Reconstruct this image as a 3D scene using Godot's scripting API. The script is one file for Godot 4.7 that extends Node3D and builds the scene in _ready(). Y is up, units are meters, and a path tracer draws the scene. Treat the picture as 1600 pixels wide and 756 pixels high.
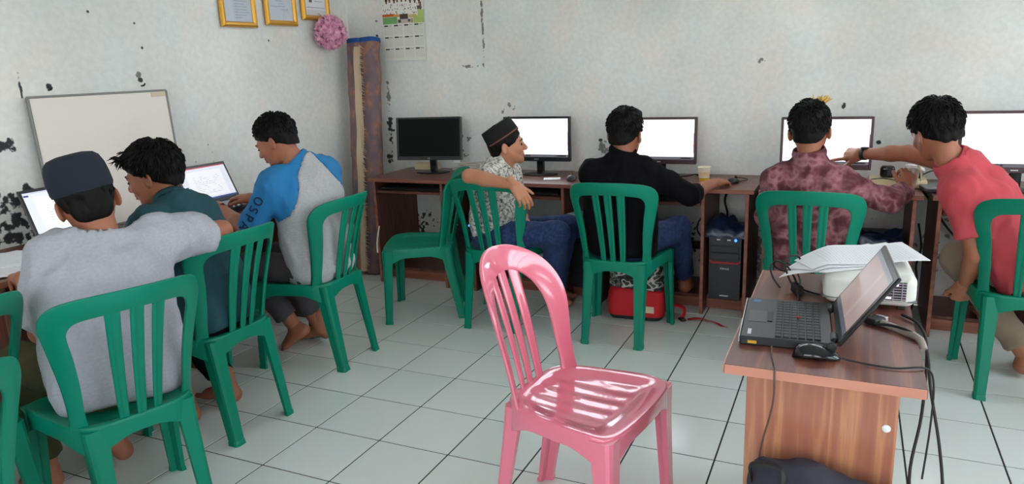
extends Node3D
# A classroom computer lab: pupils at desks along two walls, a pink chair and a small teacher's table in front.

var M := {}
var taken := {}
var rng := RandomNumberGenerator.new()


# ---------------------------------------------------------------- mesh building
class G:
	var v := PackedVector3Array()
	var uv := PackedVector2Array()
	var ix := PackedInt32Array()

	func p(x: Vector3, t := Vector2.ZERO) -> int:
		v.append(x)
		uv.append(t)
		return v.size() - 1

	func tri(a: int, b: int, c: int) -> void:  # counter-clockwise seen from outside
		ix.append(a)
		ix.append(c)
		ix.append(b)

	func quad(a: Vector3, b: Vector3, c: Vector3, d: Vector3, out := Vector3.ZERO) -> void:
		# a top-left, b top-right, c bottom-right, d bottom-left for uv
		var i := p(a, Vector2(0, 0))
		p(b, Vector2(1, 0))
		p(c, Vector2(1, 1))
		p(d, Vector2(0, 1))
		var n := (c - a).cross(b - a)
		if out != Vector3.ZERO and n.dot(out) < 0.0:
			tri(i, i + 1, i + 2)
			tri(i, i + 2, i + 3)
		else:
			tri(i, i + 2, i + 1)
			tri(i, i + 3, i + 2)

	func otri(a: Vector3, b: Vector3, c: Vector3, out: Vector3) -> void:
		var i := p(a)
		p(b)
		p(c)
		if (b - a).cross(c - a).dot(out) < 0.0:
			tri(i, i + 2, i + 1)
		else:
			tri(i, i + 1, i + 2)

	func box(c: Vector3, s: Vector3, ch := 0.0, B := Basis()) -> void:
		var h := s * 0.5
		ch = minf(ch, minf(h.x, minf(h.y, h.z)) * 0.9)
		for a in 3:
			var b1 := (a + 1) % 3
			var b2 := (a + 2) % 3
			for sg in [-1.0, 1.0]:
				var out := Vector3.ZERO
				out[a] = sg
				var q := []
				for w in [[-1, 1], [1, 1], [1, -1], [-1, -1]]:
					var x := Vector3.ZERO
					x[a] = sg * h[a]
					x[b1] = w[0] * (h[b1] - ch)
					x[b2] = w[1] * (h[b2] - ch)
					q.append(c + B * x)
				quad(q[0], q[1], q[2], q[3], B * out)
		if ch <= 0.0:
			return
		for a in 3:  # edges that run along axis a
			var b1 := (a + 1) % 3
			var b2 := (a + 2) % 3
			for s1 in [-1.0, 1.0]:
				for s2 in [-1.0, 1.0]:
					var q := []
					for w in [[-1, 0], [1, 0], [1, 1], [-1, 1]]:
						var x := Vector3.ZERO
						x[a] = w[0] * (h[a] - ch)
						x[b1] = s1 * (h[b1] - (ch if w[1] else 0.0))
						x[b2] = s2 * (h[b2] - (0.0 if w[1] else ch))
						q.append(c + B * x)
					var out := Vector3.ZERO
					out[b1] = s1
					out[b2] = s2
					quad(q[0], q[1], q[2], q[3], B * out)
		for sx in [-1.0, 1.0]:
			for sy in [-1.0, 1.0]:
				for sz in [-1.0, 1.0]:
					var a := Vector3(sx * h.x, sy * (h.y - ch), sz * (h.z - ch))
					var b := Vector3(sx * (h.x - ch), sy * h.y, sz * (h.z - ch))
					var d := Vector3(sx * (h.x - ch), sy * (h.y - ch), sz * h.z)
					otri(c + B * a, c + B * b, c + B * d, B * Vector3(sx, sy, sz))

	func loft(rings: Array, cap0 := true, cap1 := true, closed := true) -> void:
		# rings of equal size, each counter-clockwise seen from the far (last) end
		var n: int = rings[0].size()
		var base := v.size()
		for r in rings.size():
			for k in n:
				p(rings[r][k], Vector2(float(k) / n, float(r) / maxf(1, rings.size() - 1)))
		for r in rings.size() - 1:
			for k in (n if closed else n - 1):
				var a := base + r * n + k
				var b := base + r * n + (k + 1) % n
				tri(a, b, b + n)
				tri(a, b + n, a + n)
		if cap0:
			fan(rings[0], true)
		if cap1:
			fan(rings[-1], false)

	func fan(ring, rev: bool) -> void:
		var c := Vector3.ZERO
		for q in ring:
			c += q
		c /= ring.size()
		var i := p(c, Vector2(0.5, 0.5))
		for q in ring:
			p(q)
		var n: int = ring.size()
		for k in n:
			if rev:
				tri(i, i + 1 + (k + 1) % n, i + 1 + k)
			else:
				tri(i, i + 1 + k, i + 1 + (k + 1) % n)

	func tube(pts: Array, r, n := 8, flat := 1.0) -> void:
		var rings := []
		var t0: Vector3 = (pts[1] - pts[0]).normalized()
		var u := t0.cross(Vector3.UP if absf(t0.y) < 0.9 else Vector3.RIGHT).normalized()
		for i in pts.size():
			var t: Vector3 = (pts[mini(i + 1, pts.size() - 1)] - pts[maxi(i - 1, 0)]).normalized()
			u = (u - t * u.dot(t)).normalized()
			var w := t.cross(u)
			var rr: float = r[i] if r is Array else r
			var ring := PackedVector3Array()
			for k in n:
				var a := TAU * k / n
				ring.append(pts[i] + u * cos(a) * rr + w * sin(a) * rr * flat)
			rings.append(ring)
		loft(rings)

	func lathe(prof: Array, n := 24, T := Transform3D(), sx := 1.0, sz := 1.0) -> void:
		# profile of (radius, height) from bottom to top; a repeated point makes a hard edge
		var prev := -1
		for i in prof.size():
			var at := v.size()
			for k in n:
				var a := -TAU * k / n
				p(T * Vector3(prof[i].x * cos(a) * sx, prof[i].y, prof[i].x * sin(a) * sz), Vector2(float(k) / n, float(i) / prof.size()))
			if prev >= 0 and prof[i] != prof[i - 1]:
				for k in n:
					var k2 := (k + 1) % n
					tri(prev + k, prev + k2, at + k2)
					tri(prev + k, at + k2, at + k)
			prev = at

	func grid(nu: int, nv: int, f: Callable, flip := false) -> void:
		var base := v.size()
		for j in nv + 1:
			for i in nu + 1:
				p(f.call(float(i) / nu, float(j) / nv), Vector2(float(i) / nu, float(j) / nv))
		for j in nv:
			for i in nu:
				var a := base + j * (nu + 1) + i
				var c := a + nu + 1
				if flip:
					tri(a, a + 1, c + 1)
					tri(a, c + 1, c)
				else:
					tri(a, c + 1, a + 1)
					tri(a, c, c + 1)

	func sheet(nu: int, nv: int, f: Callable, thick: float, dir := Vector3.UP) -> void:
		# a closed sheet: f is its top side, dir points away from it; u to the right and v towards the viewer give an upward face
		grid(nu, nv, f)
		grid(nu, nv, func(a, b): return f.call(a, b) - dir * thick, true)
		for e in 4:
			var m := nu if e < 2 else nv
			for i in m:
				var t0 := float(i) / m
				var t1 := float(i + 1) / m
				var a: Vector3
				var b: Vector3
				if e == 0:
					a = f.call(t0, 0.0)
					b = f.call(t1, 0.0)
				elif e == 1:
					a = f.call(t1, 1.0)
					b = f.call(t0, 1.0)
				elif e == 2:
					a = f.call(0.0, t1)
					b = f.call(0.0, t0)
				else:
					a = f.call(1.0, t0)
					b = f.call(1.0, t1)
				quad(b, a, a - dir * thick, b - dir * thick)

	func prism(poly: PackedVector2Array, d0: float, d1: float, T := Transform3D()) -> void:
		var ids := Geometry2D.triangulate_polygon(poly)
		for side in 2:
			var z := d1 if side else d0
			var base := v.size()
			for q in poly:
				p(T * Vector3(q.x, q.y, z), q)
			for k in range(0, ids.size(), 3):
				var a := poly[ids[k]]
				var b := poly[ids[k + 1]]
				var c := poly[ids[k + 2]]
				var ccw := (b - a).cross(c - a) > 0.0
				if ccw == (side == 1):
					tri(base + ids[k], base + ids[k + 1], base + ids[k + 2])
				else:
					tri(base + ids[k], base + ids[k + 2], base + ids[k + 1])
		var area := 0.0
		for k in poly.size():
			area += poly[k].cross(poly[(k + 1) % poly.size()])
		var cw := area < 0.0
		for k in poly.size():
			var a := poly[k]
			var b := poly[(k + 1) % poly.size()]
			if not cw:
				var s := a
				a = b
				b = s
			var e := (T.basis * Vector3(a.y - b.y, b.x - a.x, 0))
			quad(T * Vector3(a.x, a.y, d1), T * Vector3(b.x, b.y, d1), T * Vector3(b.x, b.y, d0), T * Vector3(a.x, a.y, d0), e)

	func mesh(uvf = null) -> ArrayMesh:
		var n := PackedVector3Array()
		n.resize(v.size())
		for k in range(0, ix.size(), 3):
			var a := ix[k]
			var b := ix[k + 1]
			var c := ix[k + 2]
			var m := (v[c] - v[a]).cross(v[b] - v[a])
			n[a] += m
			n[b] += m
			n[c] += m
		for k in n.size():
			n[k] = n[k].normalized() if n[k].length_squared() > 1e-20 else Vector3.UP
		if uvf != null:
			for k in v.size():
				uv[k] = uvf.call(v[k], n[k])
		var arr := []
		arr.resize(Mesh.ARRAY_MAX)
		arr[Mesh.ARRAY_VERTEX] = v
		arr[Mesh.ARRAY_NORMAL] = n
		arr[Mesh.ARRAY_TEX_UV] = uv
		arr[Mesh.ARRAY_INDEX] = ix
		var am := ArrayMesh.new()
		am.add_surface_from_arrays(Mesh.PRIMITIVE_TRIANGLES, arr)
		return am


# a distance field on a grid, meshed as surface nets: bodies, clothes, hair, soft bags
class F:
	var o: Vector3
	var c: float
	var nx: int
	var ny: int
	var nz: int
	var d := PackedFloat32Array()

	func _init(lo: Vector3, hi: Vector3, cell: float) -> void:
		o = lo
		c = cell
		nx = int((hi.x - lo.x) / cell) + 2
		ny = int((hi.y - lo.y) / cell) + 2
		nz = int((hi.z - lo.z) / cell) + 2
		d.resize(nx * ny * nz)
		d.fill(1.0)

	func reach(lo: Vector3, hi: Vector3) -> Array:
		return [maxi(0, int((lo.x - o.x) / c)), mini(nx - 1, int((hi.x - o.x) / c) + 1), maxi(0, int((lo.y - o.y) / c)), mini(ny - 1, int((hi.y - o.y) / c) + 1), maxi(0, int((lo.z - o.z) / c)), mini(nz - 1, int((hi.z - o.z) / c) + 1)]

	# tapered capsule; flat 1 cuts the end b square, 2 both ends
	func cap(a: Vector3, b: Vector3, ra: float, rb: float, k := 0.02, flat := 0) -> void:
		var m := maxf(ra, rb) + k + 2.5 * c
		var mv := Vector3(m, m, m)
		var r := reach(Vector3(minf(a.x, b.x), minf(a.y, b.y), minf(a.z, b.z)) - mv, Vector3(maxf(a.x, b.x), maxf(a.y, b.y), maxf(a.z, b.z)) + mv)
		var ab := b - a
		var l2 := maxf(ab.length_squared(), 1e-9)
		var dir := ab / sqrt(l2)
		for z in range(r[4], r[5] + 1):
			for y in range(r[2], r[3] + 1):
				var at := (z * ny + y) * nx
				var q := Vector3(o.x + r[0] * c, o.y + y * c, o.z + z * c) - a
				for x in range(r[0], r[1] + 1):
					var t := clampf(q.dot(ab) / l2, 0.0, 1.0)
					var e := (q - ab * t).length() - (ra + (rb - ra) * t)
					if flat:
						e = maxf(e, (q - ab).dot(dir))
						if flat == 2:
							e = maxf(e, -q.dot(dir))
					q.x += c
					if e < m:
						var w := d[at + x]
						var h := maxf(k - absf(e - w), 0.0)
						d[at + x] = minf(e, w) - h * h / (4.0 * k)

	# ellipsoid with axes B; mode 0 joins, 1 takes away
	func ell(m: Vector3, B: Basis, rad: Vector3, k := 0.01, mode := 0) -> void:
		var big := maxf(rad.x, maxf(rad.y, rad.z)) + k + 2.5 * c
		var mv := Vector3(big, big, big)
		var r := reach(m - mv, m + mv)
		var I := B.inverse()
		var small := minf(rad.x, minf(rad.y, rad.z))
		for z in range(r[4], r[5] + 1):
			for y in range(r[2], r[3] + 1):
				var at := (z * ny + y) * nx
				for x in range(r[0], r[1] + 1):
					var q := I * (Vector3(o.x + x * c, o.y + y * c, o.z + z * c) - m)
					var k0 := (q / rad).length()
					var k1 := (q / (rad * rad)).length()
					var e := k0 * (k0 - 1.0) / k1 if k1 > 1e-6 else -small
					var w := d[at + x]
					if mode == 0:
						var h := maxf(k - absf(e - w), 0.0)
						d[at + x] = minf(e, w) - h * h / (4.0 * k)
					else:
						var h := maxf(k - absf(-e - w), 0.0)
						d[at + x] = maxf(-e, w) + h * h / (4.0 * k)

	# rounded box
	func rbox(m: Vector3, B: Basis, half: Vector3, rr: float, k := 0.01) -> void:
		var big := half.length() + k + 2.5 * c
		var mv := Vector3(big, big, big)
		var r := reach(m - mv, m + mv)
		var I := B.inverse()
		for z in range(r[4], r[5] + 1):
			for y in range(r[2], r[3] + 1):
				var at := (z * ny + y) * nx
				for x in range(r[0], r[1] + 1):
					var q := (I * (Vector3(o.x + x * c, o.y + y * c, o.z + z * c) - m)).abs() - half + Vector3(rr, rr, rr)
					var e := Vector3(maxf(q.x, 0), maxf(q.y, 0), maxf(q.z, 0)).length() + minf(maxf(q.x, maxf(q.y, q.z)), 0.0) - rr
					var w := d[at + x]
					var h := maxf(k - absf(e - w), 0.0)
					d[at + x] = minf(e, w) - h * h / (4.0 * k)

	# keeps what lies behind the plane through m with normal n
	func cut(m: Vector3, n: Vector3) -> void:
		n = n.normalized()
		for z in nz:
			for y in ny:
				var at := (z * ny + y) * nx
				for x in nx:
					if d[at + x] < 4.0 * c:
						d[at + x] = maxf(d[at + x], (Vector3(o.x + x * c, o.y + y * c, o.z + z * c) - m).dot(n))

	# a neck hole: like cut, but the plane rises outside the radius r0
	func hole(m: Vector3, n: Vector3, r0: float) -> void:
		n = n.normalized()
		for z in nz:
			for y in ny:
				var at := (z * ny + y) * nx
				for x in nx:
					if d[at + x] < 4.0 * c:
						var q := Vector3(o.x + x * c, o.y + y * c, o.z + z * c) - m
						var h := q.dot(n)
						var e := h - 1.4 * maxf(0.0, (q - n * h).length() - r0)
						d[at + x] = maxf(d[at + x], e)

	func rough(noise: FastNoiseLite, amp: float, s := Vector3.ONE) -> void:
		for z in nz:
			for y in ny:
				var at := (z * ny + y) * nx
				for x in nx:
					if absf(d[at + x]) < 3.0 * c + amp:
						d[at + x] += amp * noise.get_noise_3d((o.x + x * c) * s.x, (o.y + y * c) * s.y, (o.z + z * c) * s.z)

	func net(g: G) -> void:
		var id := PackedInt32Array()
		id.resize(d.size())
		id.fill(-1)
		var sy := nx
		var sz := nx * ny
		var far := 3.0 * c
		for z in nz - 1:
			for y in ny - 1:
				var at := (z * ny + y) * nx
				for x in nx - 1:
					var i := at + x
					var f0 := d[i]
					if absf(f0) > far:
						continue
					var f1 := d[i + 1]
					var f2 := d[i + sy]
					var f3 := d[i + sy + 1]
					var f4 := d[i + sz]
					var f5 := d[i + sz + 1]
					var f6 := d[i + sz + sy]
					var f7 := d[i + sz + sy + 1]
					var s := int(f0 < 0) + int(f1 < 0) + int(f2 < 0) + int(f3 < 0) + int(f4 < 0) + int(f5 < 0) + int(f6 < 0) + int(f7 < 0)
					if s == 0 or s == 8:
						continue
					var q := Vector3.ZERO
					var m := 0
					if (f0 < 0) != (f1 < 0): q += Vector3(f0 / (f0 - f1), 0, 0); m += 1
					if (f2 < 0) != (f3 < 0): q += Vector3(f2 / (f2 - f3), 1, 0); m += 1
					if (f4 < 0) != (f5 < 0): q += Vector3(f4 / (f4 - f5), 0, 1); m += 1
					if (f6 < 0) != (f7 < 0): q += Vector3(f6 / (f6 - f7), 1, 1); m += 1
					if (f0 < 0) != (f2 < 0): q += Vector3(0, f0 / (f0 - f2), 0); m += 1
					if (f1 < 0) != (f3 < 0): q += Vector3(1, f1 / (f1 - f3), 0); m += 1
					if (f4 < 0) != (f6 < 0): q += Vector3(0, f4 / (f4 - f6), 1); m += 1
					if (f5 < 0) != (f7 < 0): q += Vector3(1, f5 / (f5 - f7), 1); m += 1
					if (f0 < 0) != (f4 < 0): q += Vector3(0, 0, f0 / (f0 - f4)); m += 1
					if (f1 < 0) != (f5 < 0): q += Vector3(1, 0, f1 / (f1 - f5)); m += 1
					if (f2 < 0) != (f6 < 0): q += Vector3(0, 1, f2 / (f2 - f6)); m += 1
					if (f3 < 0) != (f7 < 0): q += Vector3(1, 1, f3 / (f3 - f7)); m += 1
					id[i] = g.p(o + (Vector3(x, y, z) + q / m) * c)
		for z in range(1, nz - 1):
			for y in range(1, ny - 1):
				var at := (z * ny + y) * nx
				for x in range(1, nx - 1):
					var i := at + x
					var f0 := d[i]
					if absf(f0) > far:
						continue
					var inside := f0 < 0
					if inside != (d[i + 1] < 0):
						link(g, id, i, i - sy, i - sy - sz, i - sz, inside)
					if inside != (d[i + sy] < 0):
						link(g, id, i, i - sz, i - sz - 1, i - 1, inside)
					if inside != (d[i + sz] < 0):
						link(g, id, i, i - 1, i - 1 - sy, i - sy, inside)

	func link(g: G, id: PackedInt32Array, a: int, b: int, e: int, f: int, inside: bool) -> void:
		if id[a] < 0 or id[b] < 0 or id[e] < 0 or id[f] < 0:
			return
		if inside:
			g.tri(id[a], id[b], id[e])
			g.tri(id[a], id[e], id[f])
		else:
			g.tri(id[a], id[e], id[b])
			g.tri(id[a], id[f], id[e])


# ---------------------------------------------------------------- nodes
func numbered(called: String) -> String:
	var n: int = taken.get(called, 0)
	taken[called] = n + 1
	return called if n == 0 else "%s_%03d" % [called, n]


func tag(o: Node, label: String, category := "", group := "", kind := "") -> Node:
	if label:
		o.set_meta("label", label)
	if category:
		o.set_meta("category", category)
	if group:
		o.set_meta("group", group)
	if kind:
		o.set_meta("kind", kind)
	return o


func thing(called: String, label: String, category: String, at := Vector3.ZERO, turn := 0.0, group := "") -> Node3D:
	var o := Node3D.new()
	o.name = numbered(called)
	add_child(o)
	o.position = at
	o.rotation.y = turn
	tag(o, label, category, group)
	return o


func part(called: String, m: Mesh, mat: Material, parent: Node, label := "", kind := "") -> MeshInstance3D:
	var o := MeshInstance3D.new()
	o.name = called
	o.mesh = m
	o.material_override = mat
	parent.add_child(o, true)
	tag(o, label, "", "", kind)
	return o


func solo(called: String, m: Mesh, mat: Material, label: String, category: String, group := "", kind := "") -> MeshInstance3D:
	var o := MeshInstance3D.new()
	o.name = numbered(called)
	o.mesh = m
	o.material_override = mat
	add_child(o)
	tag(o, label, category, group, kind)
	return o


func dup(o: Node3D, label: String) -> Node3D:
	var c: Node3D = o.duplicate()
	c.name = numbered(str(o.name).get_slice("_0", 0))
	add_child(c)
	c.set_meta("label", label)
	return c


func bm(c: Vector3, s: Vector3, ch := 0.0) -> ArrayMesh:
	var g := G.new()
	g.box(c, s, ch)
	return g.mesh()


func curve(pts: Array, per := 8) -> Array:
	var out := []
	var n := pts.size()
	for i in n - 1:
		var a = pts[maxi(i - 1, 0)]
		var b = pts[i]
		var c = pts[i + 1]
		var e = pts[mini(i + 2, n - 1)]
		for k in per:
			var t := float(k) / per
			out.append(b.cubic_interpolate(c, a, e, t))
	out.append(pts[n - 1])
	return out


# ---------------------------------------------------------------- materials
func fn(freq: float, sd := 1, octaves := 4, type := FastNoiseLite.TYPE_SIMPLEX_SMOOTH) -> FastNoiseLite:
	var n := FastNoiseLite.new()
	n.noise_type = type
	n.frequency = freq
	n.seed = sd
	n.fractal_octaves = octaves
	return n


func ntex(freq: float, cols: Array, stops: Array, size := 256, sd := 1, octaves := 4, type := FastNoiseLite.TYPE_SIMPLEX_SMOOTH) -> NoiseTexture2D:
	var t := NoiseTexture2D.new()
	t.width = size
	t.height = size
	t.seamless = true
	t.noise = fn(freq, sd, octaves, type)
	var r := Gradient.new()
	r.offsets = PackedFloat32Array(stops)
	r.colors = PackedColorArray(cols)
	t.color_ramp = r
	return t


func mat(called: String, c: Color, rough := 0.6, metal := 0.0) -> StandardMaterial3D:
	var m := StandardMaterial3D.new()
	m.resource_name = called
	m.albedo_color = c
	m.roughness = rough
	m.metallic = metal
	M[called] = m
	return m


func tri_mat(called: String, tex: Texture2D, scale: Vector3, rough := 0.6, world := false) -> StandardMaterial3D:
	var m := mat(called, Color.WHITE, rough)
	m.albedo_texture = tex
	m.uv1_triplanar = true
	m.uv1_world_triplanar = world
	m.uv1_scale = scale
	return m


func pic(called: String, im: Image, rough := 0.6) -> StandardMaterial3D:
	var m := mat(called, Color.WHITE, rough)
	m.albedo_texture = ImageTexture.create_from_image(im)
	m.texture_repeat = false
	return m


func glow(called: String, im: Image, energy: float) -> StandardMaterial3D:
	var m := mat(called, Color(0.02, 0.02, 0.02), 0.3)
	m.emission_enabled = true
	m.emission = Color.BLACK
	m.emission_texture = ImageTexture.create_from_image(im)
	m.emission_energy_multiplier = energy
	m.texture_repeat = false
	return m


func c8(r: int, g: int, b: int) -> Color:
	return Color(r / 255.0, g / 255.0, b / 255.0)


# ---------------------------------------------------------------- plastic chairs
# a stackable plastic chair that faces -z; round_top makes the pink model with the round arch
func chair_meshes(round_top: bool) -> Dictionary:
	var out := {}
	var seat_y := 0.425
	var half := [Vector2(0, 0.165), Vector2(0.06, 0.165), Vector2(0.105, 0.16), Vector2(0.145, 0.138), Vector2(0.175, 0.085), Vector2(0.193, 0.0), Vector2(0.207, -0.09), Vector2(0.211, -0.155), Vector2(0.20, -0.19), Vector2(0.165, -0.208), Vector2(0.09, -0.216), Vector2(0, -0.218)]
	var h2 := curve(half, 5)
	var line := []
	for q in h2:
		line.append(q)
	for k in range(h2.size() - 2, 0, -1):
		line.append(Vector2(-h2[k].x, h2[k].y))
	# seat: rings from the middle out, then the rolled rim, the apron and its inner side
	var tops := [Vector2(0.128, 0.128), Vector2(-0.128, 0.128), Vector2(0.188, -0.182), Vector2(-0.188, -0.182)]
	var dish := func(x: float, z: float, s: float) -> float:
		var inner := smoothstep(0.92, 0.62, s)
		var rib := 0.0
		if absf(z - 0.0) < 0.15:
			rib = 0.0028 * (0.5 + 0.5 * cos(x * TAU / 0.062)) * smoothstep(0.15, 0.12, absf(z)) * inner
		return -0.014 * inner - 0.006 * (1.0 - s * s) + rib + 0.006 * smoothstep(-0.12, -0.2, z) * -1.0 * s
	var rings := []
	for si in 15:
		var s := float(si + 1) / 15.0
		var ring := PackedVector3Array()
		for q in line:
			ring.append(Vector3(q.x * s, seat_y + dish.call(q.x * s, q.y * s, s), q.y * s))
		rings.append(ring)
	var edge := func(grow: float, yf: Callable) -> PackedVector3Array:
		var ring := PackedVector3Array()
		for q in line:
			var n: Vector2 = q.normalized()
			var e: Vector2 = q + n * grow
			ring.append(Vector3(e.x, yf.call(q), e.y))
		return ring
	var low := func(q: Vector2) -> float:
		var near := 1.0
		for t in tops:
			near = minf(near, (q - t).length())
		return seat_y - 0.05 - 0.055 * pow(clampf(1.0 - near / 0.105, 0.0, 1.0), 1.6)
	var rim := func(_q) -> float: return seat_y - 0.006
	rings.append(edge.call(0.0035, func(q): return seat_y - 0.003 - 0.006 * smoothstep(-0.12, -0.2, q.y)))
	rings.append(edge.call(0.005, func(q): return seat_y - 0.011 - 0.006 * smoothstep(-0.12, -0.2, q.y)))
	rings.append(edge.call(0.007, low))
	rings.append(edge.call(0.003, func(q): return low.call(q) - 0.002))
	rings.append(edge.call(-0.001, low))
	rings.append(edge.call(-0.003, func(_q): return seat_y - 0.02))
	var g := G.new()
	g.loft(rings, true, true)
	out.seat = flipped(g)
	# legs: a rounded corner section that tapers to the floor
	for k in 4:
		var t: Vector2 = tops[k]
		var rear := k < 2
		var sx := signf(t.x)
		var foot := Vector2(sx * (0.137 if rear else 0.205), 0.203 if rear else -0.2)
		var sz := signf(t.y)
		var lr := []
		var steps := [[0.412, 0.064], [0.36, 0.058], [0.30, 0.053], [0.18, 0.047], [0.02, 0.040], [0.012, 0.044], [0.0, 0.044]]
		for st in steps:
			var u: float = 1.0 - st[0] / 0.412
			var c := Vector2(t.x, t.y).lerp(foot, u)
			var w: float = st[1] * 0.5
			var sec := [Vector2(w, -w), Vector2(w, w * 0.45), Vector2(w * 0.86, w * 0.8), Vector2(w * 0.5, w), Vector2(-w, w), Vector2(-w, w * 0.3), Vector2(-w * 0.1, w * 0.1), Vector2(w * 0.3, -w)]
			var ring := PackedVector3Array()
			for q in sec:
				ring.append(Vector3(c.x + q.x * sx, st[0], c.y + q.y * sz))
			if sx * sz < 0:
				ring.reverse()
			lr.append(ring)
		var lg := G.new()
		lg.loft(lr)
		out["leg%d" % k] = flat_mesh(lg)
	# back: a bent band with three slats
	var zr := func(u: float, v: float) -> float: return 0.163 + 0.20 * v + 0.22 * v * v - 2.0 * u * u * (1.0 if v < 0.2 else 1.0)
	var oh: Array
	var ih: Array
	if round_top:
		oh = [Vector2(0.178, -0.03), Vector2(0.172, 0.02), Vector2(0.174, 0.09), Vector2(0.184, 0.16), Vector2(0.192, 0.22), Vector2(0.190, 0.27), Vector2(0.176, 0.32), Vector2(0.148, 0.362), Vector2(0.105, 0.392), Vector2(0.055, 0.409), Vector2(0, 0.414)]
		ih = [Vector2(0.125, -0.03), Vector2(0.135, 0.02), Vector2(0.134, 0.09), Vector2(0.136, 0.15), Vector2(0.135, 0.20), Vector2(0.127, 0.245), Vector2(0.112, 0.28), Vector2(0.090, 0.308), Vector2(0.062, 0.327), Vector2(0.032, 0.336), Vector2(0, 0.338)]
	else:
		oh = [Vector2(0.176, -0.03), Vector2(0.174, 0.03), Vector2(0.183, 0.12), Vector2(0.199, 0.21), Vector2(0.213, 0.28), Vector2(0.2185, 0.32), Vector2(0.211, 0.352), Vector2(0.19, 0.376), Vector2(0.15, 0.391), Vector2(0.08, 0.40), Vector2(0, 0.403)]
		ih = [Vector2(0.128, -0.03), Vector2(0.138, 0.03), Vector2(0.142, 0.12), Vector2(0.151, 0.21), Vector2(0.160, 0.265), Vector2(0.162, 0.292), Vector2(0.154, 0.313), Vector2(0.136, 0.326), Vector2(0.10, 0.333), Vector2(0.05, 0.338), Vector2(0, 0.34)]
	var oc := curve(oh, 5)
	var ic := curve(ih, 5)
	var band := []
	for k in range(oc.size() * 2 - 1):
		var left := k < oc.size()
		var i: int = k if left else oc.size() * 2 - 2 - k
		var sg := -1.0 if left else 1.0
		var a := Vector2(oc[i].x * sg, oc[i].y)
		var b := Vector2(ic[i].x * sg, ic[i].y)
		var ring := PackedVector3Array()
		for w in [[0.0, 0.006], [0.05, 0.012], [0.5, 0.016], [0.95, 0.012], [1.0, 0.006], [0.97, -0.004], [0.5, -0.002], [0.03, -0.004]]:
			var q := a.lerp(b, w[0])
			ring.append(Vector3(q.x, seat_y + q.y, zr.call(q.x, q.y) + w[1] - 0.006))
		band.append(ring)
	var bg := G.new()
	bg.loft(band)
	out.frame = bg.mesh()
	for k in 3:
		var xt: float = (k - 1) * (0.054 if round_top else 0.062)
		var xb: float = (k - 1) * 0.047
		var rs := []
		for j in 12:
			var t := j / 11.0
			var v: float = lerpf(-0.012, 0.345 - absf(xt) * (0.12 if round_top else 0.05), t)
			var x := lerpf(xb, xt, t)
			var w := lerpf(0.0125, 0.0185, t)
			var ring := PackedVector3Array()
			for e in [[-1.0, 0.003], [-1.0, -0.003], [-0.55, -0.005], [0.55, -0.005], [1.0, -0.003], [1.0, 0.003], [0.5, 0.006], [0.3, 0.002], [-0.3, 0.002], [-0.5, 0.006]]:
				var u: float = x + e[0] * w
				ring.append(Vector3(u, seat_y + v, zr.call(u, v) + e[1] + 0.001))
			ring.reverse()
			rs.append(ring)
		var sg := G.new()
		sg.loft(rs)
		out["slat%d" % k] = sg.mesh()
	return out


func flipped(g: G) -> ArrayMesh:  # turns a smooth mesh inside out
	for k in range(0, g.ix.size(), 3):
		var s := g.ix[k + 1]
		g.ix[k + 1] = g.ix[k + 2]
		g.ix[k + 2] = s
	return g.mesh()


func flat_mesh(g: G) -> ArrayMesh:
	var f := G.new()
	for k in range(0, g.ix.size(), 3):
		var i := f.v.size()
		for e in 3:
			f.p(g.v[g.ix[k + e]], g.uv[g.ix[k + e]])
		f.ix.append_array(PackedInt32Array([i, i + 1, i + 2]))
	return f.mesh()


func make_chair(ms: Dictionary, m: Material, label: String, group: String) -> Node3D:
	var t := thing("plastic_chair", label, "chair", Vector3.ZERO, 0.0, group)
	part("seat", ms.seat, m, t)
	for k in 4:
		part("leg", ms["leg%d" % k], m, t)
	part("backrest", ms.frame, m, t)
	for k in 3:
		part("slat", ms["slat%d" % k], m, t)
	return t


func chairs() -> void:
	var ms := chair_meshes(false)
	var first: Node3D = null
	for a in [
		[-0.005, 0.11, 114.0, "empty green plastic chair turned sideways before the dark switched-off monitor"],
		[0.475, 0.083, 1.5, "green plastic chair of the boy in the black cap and leaf-print shirt"],
		[1.149, 0.094, 0.5, "green plastic chair of the boy in the black shirt, red bag beneath"],
		[2.03, 0.15, -2.0, "green plastic chair of the boy in the maroon patterned shirt"],
		[2.84, 0.165, -2.5, "green plastic chair of the boy in the coral red shirt"],
		[-0.155, 0.88, 93.7, "green plastic chair of the boy in the blue-sleeved grey shirt"],
		[-0.10, 1.58, 89.0, "green plastic chair of the boy in the dark teal shirt"],
		[0.165, 2.195, 73.0, "green plastic chair of the boy in the grey shirt and navy cap"],
		[-0.15, 2.55, 92.0, "green plastic chair under the papers' end of the side desk, partly in the frame"],
		[0.33, 2.85, 84.0, "green plastic chair of which only a backrest edge shows, bottom left corner"],
	]:
		var o := make_chair(ms, M.green, a[3], "green plastic chairs") if first == null else dup(first, a[3])
		if first == null:
			first = o
		o.position = Vector3(a[0], 0, a[1])
		o.rotation_degrees.y = a[2]
	var pink := make_chair(chair_meshes(true), M.pink, "empty glossy pink plastic chair standing in the middle of the floor", "")
	pink.remove_meta("group")
	pink.position = Vector3(1.476, 0, 1.69)
	pink.rotation_degrees.y = -98.6


# ---------------------------------------------------------------- the room
const X0 := -1.1
const X1 := 4.4
const Z0 := -0.82
const Z1 := 5.6
const HI := 3.1


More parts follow.
